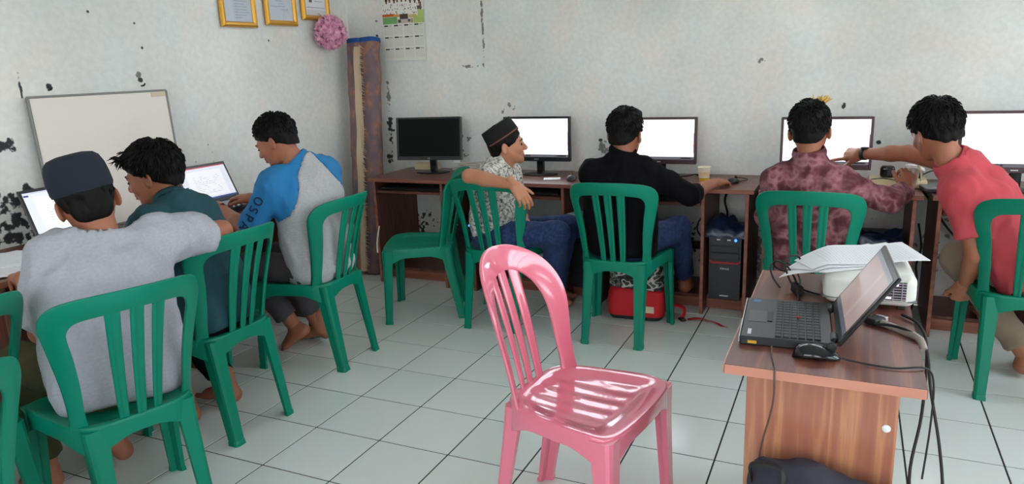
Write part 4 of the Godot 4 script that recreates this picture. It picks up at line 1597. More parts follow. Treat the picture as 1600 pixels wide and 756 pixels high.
func projector() -> void:
	var c := Vector3(2.225, 0.700, 1.365)
	var o := thing("projector", "white projector with a lit vent grille under loose papers", "projector", c, deg_to_rad(3))
	var f := F.new(Vector3(-0.15, 0.0, -0.18), Vector3(0.15, 0.12, 0.18), 0.005)
	f.rbox(Vector3(0, 0.056, 0), Basis(), Vector3(0.112, 0.044, 0.148), 0.026, 0.01)
	var g := G.new()
	f.net(g)
	part("body", g.mesh(), M.projector_white, o)
	part("base_seam", bm(Vector3(0, 0.030, 0), Vector3(0.2245, 0.003, 0.2965), 0.001), M.grey_plastic, o)
	for x in [-0.08, 0.08]:
		for z in [-0.11, 0.11]:
			part("foot", bm(Vector3(x, 0.0065, z), Vector3(0.02, 0.013, 0.02), 0.002), M.rubber, o)
	# vent grille on the end that faces the room
	part("vent_frame", bm(Vector3(0.045, 0.058, 0.147), Vector3(0.09, 0.058, 0.004), 0.002), M.projector_white, o)
	part("vent_opening", bm(Vector3(0.045, 0.058, 0.1485), Vector3(0.08, 0.05, 0.002)), M.vent_dark, o)
	for k in 7:
		part("slat", bm(Vector3(0.045, 0.037 + k * 0.007, 0.1502), Vector3(0.08, 0.0024, 0.004), 0.0006), M.vent_slat, o)
	for k in 4:
		part("slat", bm(Vector3(0.015 + k * 0.02, 0.058, 0.1512), Vector3(0.0018, 0.05, 0.004), 0.0006), M.vent_slat, o)
	for q in [Vector2(0.055, 0.076), Vector2(0.04, 0.041), Vector2(0.025, 0.068)]:
		var lg := G.new()
		lg.box(Vector3(q.x, q.y, 0.1497), Vector3(0.022, 0.006, 0.001))
		part("lamp_glow", lg.mesh(), M.lamp_glow, o)
	var side := G.new()
	for k in 7:
		for j in 9:
			side.box(Vector3(0.1115, 0.034 + k * 0.0075, 0.12 - j * 0.009), Vector3(0.002, 0.0045, 0.005), 0.0)
	part("side_vents", side.mesh(), M.grey_plastic, o, "", "stuff")
	part("logo_patch", bm(Vector3(0.085, 0.1003, -0.06), Vector3(0.016, 0.001, 0.022)), M.grey_plastic, o)
	var lens := G.new()
	lens.lathe([Vector2(0.0, 0.0), Vector2(0.034, 0.0), Vector2(0.034, 0.018), Vector2(0.028, 0.02), Vector2(0.026, 0.008), Vector2(0, 0.006)], 28, Transform3D(Basis(Vector3.RIGHT, -PI / 2), Vector3(-0.04, 0.055, -0.145)))
	part("lens", lens.mesh(), M.gloss_black, o)
	# loose sheets on top
	rng.seed = 33
	var names := ["white printed sheet lowest in the pile on the projector, drooping beside the knotted cable", "white printed sheet in the middle of the pile on the projector", "white printed sheet on top of the pile on the projector, behind the laptop lid"]
	for k in 3:
		var a := deg_to_rad([-52.0, -64.0, -74.0][k])
		var b := Basis(Vector3.UP, a)
		var at: Vector3 = c + [Vector3(-0.048, 0.104, 0.0), Vector3(-0.036, 0.108, -0.01), Vector3(-0.022, 0.112, -0.015)][k]
		var pg := G.new()
		pg.sheet(12, 16, func(u, v):
			var q: Vector3 = b * Vector3((u - 0.5) * 0.21, 0, (v - 0.5) * 0.297)
			var over := maxf(0.0, -(at.x - c.x + q.x) - 0.10)
			var bend: float = -1.6 * over * over - 0.35 * over
			return q + Vector3(0, bend + 0.010 * smoothstep(0.02, 0.14, q.x), 0), 0.0014)
		var s := solo("paper_sheet", pg.mesh(), M.print_paper, names[k], "paper", "sheets on the projector")
		s.position = at


# ---------------------------------------------------------------- the red bag under a chair
func red_bag() -> void:
	var at := Vector3(1.16, 0.0, -0.155)
	var o := thing("school_bag", "red school bag with black-and-white leaf print, on the floor under a chair", "bag", at, deg_to_rad(4))
	var body := F.new(Vector3(-0.22, -0.02, -0.16), Vector3(0.22, 0.4, 0.16), 0.009)
	body.rbox(Vector3(0, 0.095, 0.0), Basis(), Vector3(0.155, 0.098, 0.085), 0.05, 0.02)
	body.rough(fn(6.0, 5, 3), 0.008)
	body.cut(Vector3(0, 0.178, 0), Vector3(0.06, 1, 0))
	body.cut(Vector3(0, 0.028, 0), Vector3.DOWN)
	var g := G.new()
	body.net(g)
	part("red_lower_body", g.mesh(), M.bag_red, o)
	body = F.new(Vector3(-0.22, -0.02, -0.16), Vector3(0.22, 0.4, 0.16), 0.009)
	body.rbox(Vector3(0, 0.06, 0.0), Basis(), Vector3(0.148, 0.06, 0.080), 0.04, 0.02)
	body.cut(Vector3(0, 0.002, 0), Vector3.DOWN)
	body.cut(Vector3(0, 0.034, 0), Vector3.UP)
	g = G.new()
	body.net(g)
	part("black_base", g.mesh(), M.rubber, o)
	body = F.new(Vector3(-0.22, -0.02, -0.16), Vector3(0.22, 0.42, 0.16), 0.009)
	body.rbox(Vector3(-0.005, 0.20, -0.015), Basis(), Vector3(0.145, 0.15, 0.075), 0.06, 0.03)
	body.ell(Vector3(0.0, 0.30, -0.03), Basis(), Vector3(0.12, 0.07, 0.06), 0.04)
	body.rough(fn(8.0, 8, 3), 0.014)
	body.cut(Vector3(0, 0.165, 0), Vector3.DOWN)
	g = G.new()
	body.net(g)
	part("printed_upper_body", g.mesh(), M.leaf_print_bag, o)
	part("label_patch", bm(Vector3(0.083, 0.075, 0.087), Vector3(0.045, 0.036, 0.003), 0.0005), M.sticker, o, "small cream woven label")
	g = G.new()
	g.tube(curve([Vector3(0.15, 0.06, -0.02), Vector3(0.20, 0.075, -0.03), Vector3(0.245, 0.06, -0.03), Vector3(0.25, 0.03, -0.02), Vector3(0.235, 0.012, 0.0)], 6), 0.03, 8, 0.1)
	part("strap", g.mesh(), M.bag_red, o)
	g = G.new()
	g.box(Vector3(0.245, 0.012, 0.015), Vector3(0.03, 0.012, 0.045), 0.003, Basis(Vector3.UP, 0.6))
	part("buckle", g.mesh(), M.rubber, o)
	g = G.new()
	g.sheet(16, 1, func(u, v):
		var p := Vector3(0.27 + u * 0.20, 0.004 + 0.012 * absf(sin(u * 5.0)), -0.015 + (0.10 * smoothstep(0.6, 1.0, u)))
		return p + Vector3(0.01, 0.006, 0.034).rotated(Vector3.UP, 0.5 * u) * (v - 0.5) * 1.4, 0.002)
	part("strap_end", g.mesh(), M.bag_red, o)


# ---------------------------------------------------------------- people
var cache := {}


func pour(g: G, from: G, T: Transform3D) -> void:
	var base := g.v.size()
	var turn := T.basis.determinant() < 0.0
	for q in from.v:
		g.p(T * q)
	for k in range(0, from.ix.size(), 3):
		g.ix.append(base + from.ix[k])
		g.ix.append(base + from.ix[k + (2 if turn else 1)])
		g.ix.append(base + from.ix[k + (1 if turn else 2)])


func aim(at: Vector3, fwd: Vector3, up: Vector3, s := 1.0) -> Transform3D:  # local -z looks along fwd
	var z := -fwd.normalized()
	var x := up.cross(z).normalized()
	var y := z.cross(x)
	return Transform3D(Basis(x * s, y * s, z * s), at)


# a head that looks along -z; origin between the ears, 0.22 m from chin to crown
func head_shape() -> G:
	if cache.has("head"):
		return cache.head
	var f := F.new(Vector3(-0.115, -0.17, -0.14), Vector3(0.115, 0.15, 0.13), 0.0042)
	var I := Basis()
	f.ell(Vector3(0, 0.035, 0.014), I, Vector3(0.072, 0.084, 0.092), 0.02)
	f.ell(Vector3(0, -0.018, -0.030), I, Vector3(0.058, 0.078, 0.058), 0.03)
	f.cap(Vector3(0, -0.05, -0.028), Vector3(0, -0.086, -0.062), 0.04, 0.021, 0.025)
	for s in [-1.0, 1.0]:
		f.cap(Vector3(s * 0.05, -0.02, 0.0), Vector3(s * 0.028, -0.072, -0.045), 0.018, 0.018, 0.02)
		f.ell(Vector3(s * 0.034, -0.022, -0.062), I, Vector3(0.024, 0.02, 0.02), 0.02)
		f.ell(Vector3(s * 0.031, 0.004, -0.096), I, Vector3(0.017, 0.011, 0.013), 0.012, 1)
		var eb := Basis(Vector3.UP, s * 0.45)
		f.ell(Vector3(s * 0.079, -0.006, 0.012), eb, Vector3(0.008, 0.031, 0.019), 0.006)
		f.ell(Vector3(s * 0.087, -0.004, 0.008), eb, Vector3(0.006, 0.018, 0.010), 0.005, 1)
		f.ell(Vector3(s * 0.011, -0.030, -0.096), I, Vector3(0.008, 0.007, 0.010), 0.006)
	f.cap(Vector3(-0.034, 0.019, -0.076), Vector3(0.034, 0.019, -0.076), 0.011, 0.011, 0.015)
	f.cap(Vector3(0, 0.010, -0.084), Vector3(0, -0.024, -0.104), 0.007, 0.0105, 0.010)
	f.cap(Vector3(-0.017, -0.050, -0.082), Vector3(0.017, -0.050, -0.082), 0.008, 0.008, 0.008)
	f.cap(Vector3(-0.014, -0.061, -0.080), Vector3(0.014, -0.061, -0.080), 0.008, 0.008, 0.006)
	f.cap(Vector3(0, -0.03, 0.026), Vector3(0, -0.118, 0.030), 0.052, 0.046, 0.03)
	var g := G.new()
	f.net(g)
	cache.head = g
	return g


func hair_shape(style: String) -> G:
	if cache.has("hair_" + style):
		return cache["hair_" + style]
	var long := style in ["long", "thick"]
	var capped := style == "under_cap"
	var f := F.new(Vector3(-0.13, -0.13, -0.15), Vector3(0.13, 0.18, 0.16), 0.0045)
	var I := Basis()
	var mid := Vector3(0, 0.042, 0.016)
	var rad := Vector3(0.090, 0.101, 0.109) if long else Vector3(0.084, 0.096, 0.102)
	f.ell(mid, I, rad, 0.02)
	if style == "quiff":
		f.ell(Vector3(0.0, 0.105, -0.045), I, Vector3(0.06, 0.035, 0.05), 0.03)
	f.ell(Vector3(0, -0.03, 0.066), I, Vector3(0.058, 0.045, 0.034), 0.03)
	f.ell(Vector3(0, -0.052, -0.105), I, Vector3(0.090, 0.112 if not long else 0.10, 0.082), 0.008, 1)
	f.cut(Vector3(0, -0.062 if capped else -0.042, 0.075), Vector3(0, -1, -0.62))
	for s in [-1.0, 1.0]:
		f.ell(Vector3(s * 0.092, -0.012, 0.006), I, Vector3(0.028, 0.036, 0.024), 0.006, 1)
	f.rough(fn(30.0, 3 if long else 5, 2), 0.006 if long else 0.003, Vector3(1.0, 0.4, 1.0))
	var g := G.new()
	f.net(g)
	# strands that lie along the head from the crown
	var r := RandomNumberGenerator.new()
	r.seed = 21 + style.length()
	var crown := Vector3(0.01, 0.135, 0.055)
	for k in (300 if capped else 1100):
		var d := Vector3(r.randfn(), r.randfn() + 0.35, r.randfn()).normalized()
		var b := mid + d * rad
		if (b.z < -0.045 and b.y < 0.075) or (b - Vector3(0, -0.042, 0.075)).dot(Vector3(0, -0.85, -0.53)) > -0.022:
			continue
		if capped and b.y > 0.03:
			continue
		if absf(b.x) > 0.06 and b.y < 0.03 and b.z < 0.04:
			continue
		var n := (d / rad).normalized()
		var away := b - crown
		if long and b.z < 0.02 and b.y > 0.08:
			away += Vector3(0, 0, -0.2)
		away = (away - n * away.dot(n)).normalized()
		var side := n.cross(away) * r.randf_range(-0.45, 0.45)
		var l := r.randf_range(0.018, 0.034) if long else r.randf_range(0.012, 0.022)
		var lift := r.randf_range(0.0, 0.010) * (1.0 if b.y > 0.05 else 0.4)
		var dir := (away + side).normalized()
		g.tube([b - n * 0.003, b + dir * l * 0.55 + n * (0.003 + lift * 0.5), b + dir * l + n * (lift - l * l * 3.0)], [0.0030, 0.0026, 0.0004], 4)
	if style == "long":
		for k in 60:
			var x := r.randf_range(-0.06, 0.06)
			var b := Vector3(x, 0.088 + r.randf_range(-0.012, 0.022), -0.072)
			var tip := b + Vector3(r.randf_range(-0.02, 0.02), r.randf_range(-0.03, 0.014), -r.randf_range(0.018, 0.048))
			g.tube([b, b.lerp(tip, 0.5) + Vector3(0, 0.007, 0), tip], [0.005, 0.0035, 0.0004], 4)
	cache["hair_" + style] = g
	return g


# a hand with its wrist at the origin, fingers along -z, back of the hand up; side +1 left, -1 right
func hand_shape(pose: String, side: float) -> G:
	var key := "hand_%s_%d" % [pose, int(side)]
	if cache.has(key):
		return cache[key]
	var f := F.new(Vector3(-0.09, -0.12, -0.20), Vector3(0.09, 0.06, 0.05), 0.0034)
	# bends of the three joints of each finger, from thumb to little finger
	var bend: Dictionary = {
		"relax": [[0.2, 0.3], [0.35, 0.5, 0.3], [0.45, 0.55, 0.35], [0.5, 0.6, 0.35], [0.55, 0.6, 0.4]],
		"point": [[0.6, 0.7], [0.02, 0.05, 0.02], [1.25, 1.5, 0.9], [1.35, 1.55, 0.9], [1.4, 1.5, 0.9]],
		"fist": [[0.7, 0.6], [1.2, 1.6, 0.9], [1.3, 1.6, 0.9], [1.35, 1.6, 0.9], [1.4, 1.6, 0.9]],
		"mouse": [[0.15, 0.2], [0.25, 0.35, 0.25], [0.25, 0.4, 0.25], [0.3, 0.45, 0.3], [0.35, 0.5, 0.3]],
		"grip": [[0.35, 0.4], [0.7, 0.9, 0.5], [0.75, 0.95, 0.5], [0.8, 0.95, 0.5], [0.8, 0.95, 0.5]],
	}
	var b: Array = bend[pose]
	f.cap(Vector3(0, 0, 0.04), Vector3(0, 0, -0.01), 0.022, 0.024, 0.01)
	f.cap(Vector3(-0.016, 0, -0.015), Vector3(-0.026, 0, -0.076), 0.017, 0.013, 0.02)
	f.cap(Vector3(0.016, 0, -0.015), Vector3(0.026, 0, -0.076), 0.017, 0.013, 0.02)
	f.cap(Vector3(0, 0.002, -0.01), Vector3(0, 0.003, -0.08), 0.018, 0.0135, 0.02)
	f.cap(Vector3(side * 0.02, -0.008, -0.012), Vector3(side * 0.034, -0.012, -0.04), 0.016, 0.013, 0.015)
	var lens := [[0.038, 0.025, 0.021], [0.043, 0.028, 0.022], [0.040, 0.026, 0.021], [0.031, 0.020, 0.018]]
	for k in 4:
		var x := side * (0.028 - k * 0.0187)
		var q := Vector3(x, 0.002, -0.078 - (0.006 if k == 1 else (0.003 if k == 2 else (0.0 if k == 0 else -0.006))))
		var a := 0.0
		var spread: float = side * (0.09 - k * 0.06)
		for j in 3:
			a += b[k + 1][j]
			var d := Vector3(sin(spread) * cos(a), -sin(a), -cos(a) * cos(spread))
			var e: Vector3 = q + d * lens[k][j]
			var r0: float = [0.0092, 0.0085, 0.0077][j] * (0.9 if k == 3 else 1.0)
			f.cap(q, e, r0, r0 * 0.93, 0.004)
			q = e
	var q := Vector3(side * 0.036, -0.012, -0.04)
	var sp := 0.75
	for j in 2:
		sp -= b[0][j] * 0.55
		var d := Vector3(side * sin(sp), -0.25 - 0.25 * b[0][j], -cos(sp)).normalized()
		var e: Vector3 = q + d * [0.034, 0.028][j]
		f.cap(q, e, [0.0115, 0.0098][j], [0.0098, 0.0082][j], 0.005)
		q = e
	var g := G.new()
	f.net(g)
	cache[key] = g
	return g


# a bare foot: ankle at the origin 0.075 above the sole, toes along -z
func foot_shape(side: float) -> G:
	var key := "foot_%d" % int(side)
	if cache.has(key):
		return cache[key]
	var f := F.new(Vector3(-0.08, -0.10, -0.22), Vector3(0.08, 0.09, 0.10), 0.0045)
	f.cap(Vector3(0, 0.06, 0.0), Vector3(0, -0.005, 0.0), 0.034, 0.036, 0.02)
	f.cap(Vector3(0, -0.02, 0.012), Vector3(0, -0.043, 0.032), 0.032, 0.031, 0.02)
	f.cap(Vector3(0, -0.02, -0.01), Vector3(side * 0.006, -0.050, -0.115), 0.034, 0.022, 0.025)
	f.cap(Vector3(-side * 0.02, -0.045, 0.02), Vector3(-side * 0.028, -0.056, -0.095), 0.024, 0.018, 0.025)
	f.cap(Vector3(side * 0.012, -0.045, -0.05), Vector3(side * 0.024, -0.055, -0.12), 0.022, 0.018, 0.02)
	for k in 5:
		var x := side * (0.030 - k * 0.0165)
		var z := -0.125 + k * 0.008
		var l := 0.042 - k * 0.005
		var r := 0.0125 - k * 0.0012 - (0.0 if k == 0 else 0.001)
		f.cap(Vector3(x, -0.058, z), Vector3(x, -0.062, z - l), r, r * 0.92, 0.006)
	f.cut(Vector3(0, -0.074, 0), Vector3.DOWN)
	var g := G.new()
	f.net(g)
	cache[key] = g
	return g


func bounds(list: Array, m: float) -> Array:
	var lo: Vector3 = list[0]
	var hi: Vector3 = list[0]
	for q in list:
		lo = lo.min(q)
		hi = hi.max(q)
	return [lo - Vector3(m, m, m), hi + Vector3(m, m, m)]


func torso(f: F, J: Dictionary, r: float, wide: float) -> void:
	var rt: Vector3 = (J.sr - J.sl).normalized()
	var up: Vector3 = (J.neck - J.pel).normalized()
	var chest: Vector3 = J.pel.lerp(J.neck, 0.66)
	var waist: Vector3 = J.pel.lerp(J.neck, 0.3)
	var back: Vector3 = rt.cross(up)
	for s in [-1.0, 1.0]:
		f.cap(J.pel + rt * s * wide * 0.98, waist + rt * s * wide * 0.86, r * 1.04, r * 0.97, 0.08)
		f.cap(waist + rt * s * wide * 0.86, chest + rt * s * wide * 0.98 - back * 0.004, r * 0.97, r * 1.02, 0.08)
		var sh: Vector3 = J.sl if s < 0 else J.sr
		f.cap(chest + rt * s * wide * 0.8, sh.lerp(J.neck, 0.12), r * 0.95, r * 0.62, 0.06)
		f.cap(J.neck - up * 0.015, sh, r * 0.64, r * 0.62, 0.05)
	f.cap(waist, chest, r * 0.95, r, 0.06)


func sleeve(f: F, s: Vector3, e: Vector3, w: Vector3, frac: float, r: float) -> void:
	if frac <= 1.0:
		f.cap(s, s.lerp(e, frac), r, r * 0.97, 0.03, 1)
	else:
		f.cap(s, e, r, r * 0.80, 0.03)
		f.cap(e, e.lerp(w, frac - 1.0), r * 0.82, r * 0.68, 0.02, 1)


# J holds the joints in room coordinates
func person(J: Dictionary) -> Node3D:
	var o := thing("person", J.label, "person", Vector3(J.pel.x, 0, J.pel.z))
	var off := Transform3D(Basis(), -o.position)
	var add := func(called: String, g: G, m: Material, label := "") -> MeshInstance3D:
		for k in g.v.size():
			g.v[k] -= o.position
		return part(called, g.mesh(), m, o, label)
	# body
	var list := [J.pel, J.neck, J.sl, J.sr, J.el, J.er, J.wl, J.wr, J.kl, J.kr, J.al, J.ar]
	var bb := bounds(list, 0.14)
	var f := F.new(bb[0], bb[1], 0.011)
	var HT0 := aim(J.head, J.face, J.get("up", Vector3.UP), J.get("hs", 1.0))
	torso(f, J, 0.070, 0.056)
	f.cap(J.neck - (J.neck - J.pel).normalized() * 0.02, HT0 * Vector3(0, -0.07, 0.028), 0.046, 0.048, 0.03)
	var rt: Vector3 = (J.sr - J.sl).normalized()
	for s in ["l", "r"]:
		var sg := -1.0 if s == "l" else 1.0
		var hip: Vector3 = J.pel + J.get("hips", rt) * sg * 0.075
		f.cap(J["s" + s], J["e" + s], 0.045, 0.037, 0.02)
		f.cap(J["e" + s], J["e" + s].lerp(J["w" + s], 0.35), 0.037, 0.037, 0.015)
		f.cap(J["e" + s].lerp(J["w" + s], 0.35), J["w" + s], 0.037, 0.024, 0.015)
		f.cap(hip, J["k" + s], 0.07, 0.052, 0.03)
		f.cap(J["k" + s], J["a" + s], 0.05, 0.036, 0.02)
	var g := G.new()
	f.net(g)
	var hs: float = J.get("hs", 1.0)
	var HT := aim(J.head, J.face, J.get("up", Vector3.UP), hs)
	pour(g, head_shape(), HT)
	for s in ["l", "r"]:
		var sg := 1.0 if s == "l" else -1.0
		if J.has("hand_" + s):
			var h: Array = J["hand_" + s]
			pour(g, hand_shape(h[0], sg), aim(J["w" + s], h[1], h[2], J.get("hand_size", 0.95)))
		if J.has("foot_" + s):
			var h: Array = J["foot_" + s]
			pour(g, foot_shape(sg), aim(J["a" + s], h[0], h[1], 0.95))
	add.call("body", g, J.get("skin", M.skin))
	# shirt
	bb = bounds([J.pel, J.neck, J.sl, J.sr, J.el, J.er, J.wl, J.wr], 0.16)
	f = F.new(bb[0], bb[1], 0.0105)
	var r: float = J.get("girth", 0.095)
	var wide: float = J.get("wide", 0.074)
	torso(f, J, r, wide)
	var up: Vector3 = (J.neck - J.pel).normalized()
	var nape: Vector3 = HT * Vector3(0, -0.085, 0.030)
	var neck_dir: Vector3 = (nape - J.neck).normalized()
	sleeve(f, J.sl, J.el, J.wl, J.sleeve_l, J.get("sleeve_r", 0.062))
	sleeve(f, J.sr, J.er, J.wr, J.sleeve_r2, J.get("sleeve_r", 0.062))
	f.cap(J.neck - up * 0.03, nape, 0.074, 0.064, 0.03)
	var sd: int = int(J.pel.x * 100.0) + 300
	f.rough(fn(5.0, sd, 3), 0.016, Vector3(1.0, 0.55, 1.0))
	f.rough(fn(13.0, sd + 2, 2, FastNoiseLite.TYPE_SIMPLEX), 0.008, Vector3(1.0, 0.5, 1.0))
	f.cut(J.pel - up * J.get("hem", 0.07), -up)
	f.hole(J.neck + neck_dir * J.get("neck_cut", 0.030), neck_dir + up * 0.8, 0.064)
	var whole := f.d.duplicate()
	var seams := []
	if J.has("sleeve_mat"):
		for s in ["l", "r"]:
			var sh: Vector3 = J["s" + s]
			var sg := -1.0 if s == "l" else 1.0
			seams.append([J.neck.lerp(sh, 0.46 if s == "l" else 0.8) - up * 0.03, (rt * sg * 0.86 + up * 0.5).normalized()])
		for q in seams:
			f.cut(q[0], q[1])
	g = G.new()
	f.net(g)
	var shirt: MeshInstance3D = add.call("shirt", g, J.shirt)
	for q in seams:
		f.d = whole.duplicate()
		f.cut(q[0], -q[1])
		g = G.new()
		f.net(g)
		add.call("sleeve", g, J.sleeve_mat, "blue raglan sleeve")
	# collar ring
	g = G.new()
	var NT := aim(J.neck + neck_dir * J.get("neck_cut", 0.030), rt.cross(neck_dir), neck_dir)
	var ch: float = J.get("collar", 0.012)
	var cw: float = J.get("collar_r", 0.061)
	g.lathe([Vector2(cw + 0.004, -0.012), Vector2(cw + 0.006, 0.0), Vector2(cw, ch), Vector2(cw - 0.006, ch), Vector2(cw - 0.004, 0.0), Vector2(cw - 0.006, -0.012)], 32, NT, 1.08, 1.0)
	add.call("collar", g, J.get("collar_mat", J.shirt))
	# trousers
	bb = bounds([J.pel, J.kl, J.kr, J.al, J.ar], 0.15)
	f = F.new(bb[0], bb[1], 0.0115)
	f.cap(J.pel - rt * 0.06 - up * 0.015, J.pel + rt * 0.06 - up * 0.015, 0.084, 0.084, 0.03)
	for s in ["l", "r"]:
		var sg := -1.0 if s == "l" else 1.0
		var hip: Vector3 = J.pel + J.get("hips", rt) * sg * 0.075
		var tl: float = J.get("leg_len", 0.88)
		f.cap(hip, J["k" + s], 0.080, 0.068, 0.04)
		f.cap(J["k" + s], J["k" + s].lerp(J["a" + s], tl), 0.066, 0.056, 0.03, 1)
	f.rough(fn(7.0, sd + 9, 3), 0.014)
	g = G.new()
	f.net(g)
	add.call("trousers", g, J.trousers)
	# hair and face
	g = G.new()
	pour(g, hair_shape(J.hair), HT * Transform3D(Basis().scaled(Vector3.ONE * (0.965 if J.has("cap") else 1.0)), Vector3.ZERO))
	add.call("hair", g, M.hair)
	if J.has("streak"):
		g = G.new()
		var rr := RandomNumberGenerator.new()
		rr.seed = 9
		for k in 40:
			var b: Vector3 = Vector3(0.035 + rr.randf_range(-0.028, 0.028), 0.132 + rr.randf_range(-0.012, 0.004), -0.01 + rr.randf_range(-0.03, 0.03))
			var t: Vector3 = b + Vector3(rr.randf_range(0.0, 0.03), rr.randf_range(0.012, 0.028), rr.randf_range(-0.02, 0.01))
			g.tube([HT * b, HT * t], [0.005, 0.001], 5)
		add.call("bleached_tuft", g, M.blond, "bleached yellow tuft of hair")
	if J.get("show_face", false):
		for s in [-1.0, 1.0]:
			g = G.new()
			var e := F.new(Vector3(-0.02, -0.02, -0.02), Vector3(0.02, 0.02, 0.02), 0.003)
			e.ell(Vector3.ZERO, Basis(), Vector3(0.012, 0.0065, 0.008), 0.002)
			var eg := G.new()
			e.net(eg)
			pour(g, eg, HT * Transform3D(Basis(), Vector3(s * 0.031, 0.001, -0.0815)))
			add.call("eye", g, M.eye)
			g = G.new()
			g.tube([HT * Vector3(s * 0.014, 0.021, -0.0895), HT * Vector3(s * 0.032, 0.027, -0.088), HT * Vector3(s * 0.048, 0.020, -0.076)], [0.003, 0.004, 0.002], 6)
			add.call("eyebrow", g, M.hair)
		if J.get("smile", false):
			g = G.new()
			g.tube([HT * Vector3(-0.030, -0.047, -0.071), HT * Vector3(-0.015, -0.0555, -0.0845), HT * Vector3(0.015, -0.0555, -0.0845), HT * Vector3(0.030, -0.047, -0.071)], [0.004, 0.0062, 0.0062, 0.004], 8)
			add.call("teeth", g, M.teeth)
		g = G.new()
		g.tube([HT * Vector3(-0.020, -0.063, -0.0855), HT * Vector3(0, -0.065, -0.090), HT * Vector3(0.020, -0.063, -0.0855)], [0.003, 0.0045, 0.003], 8)
		add.call("lip", g, M.lip)
	if J.has("cap"):
		g = G.new()
		var q: Dictionary = J.cap
		var CT := HT * Transform3D(Basis(Vector3.RIGHT, q.tilt), Vector3(0, q.y, 0.014))
		var prof: Array
		if q.round:
			prof = [Vector2(0.088, -0.01), Vector2(0.0915, 0.0), Vector2(0.091, 0.03), Vector2(0.088, 0.06), Vector2(0.080, 0.085), Vector2(0.066, 0.098), Vector2(0.04, 0.104), Vector2(0.0, 0.105)]
		else:
			prof = [Vector2(0.086, -0.006), Vector2(0.088, 0.0), Vector2(0.0860, 0.04), Vector2(0.082, 0.078), Vector2(0.080, 0.0815), Vector2(0.073, 0.082), Vector2(0.05, 0.0775), Vector2(0.0, 0.075)]
		g.lathe(prof, 48, CT, 0.96, 1.14)
		var hat := part("cap", g.mesh(), q.mat, o)
		hat.position = -o.position
		if not q.round:
			var band := G.new()
			band.lathe([Vector2(0.0885, 0.0), Vector2(0.0888, 0.007), Vector2(0.0872, 0.008)], 48, CT, 0.96, 1.14)
			part("cap_band", band.mesh(), M.cap_band, hat)
	return o


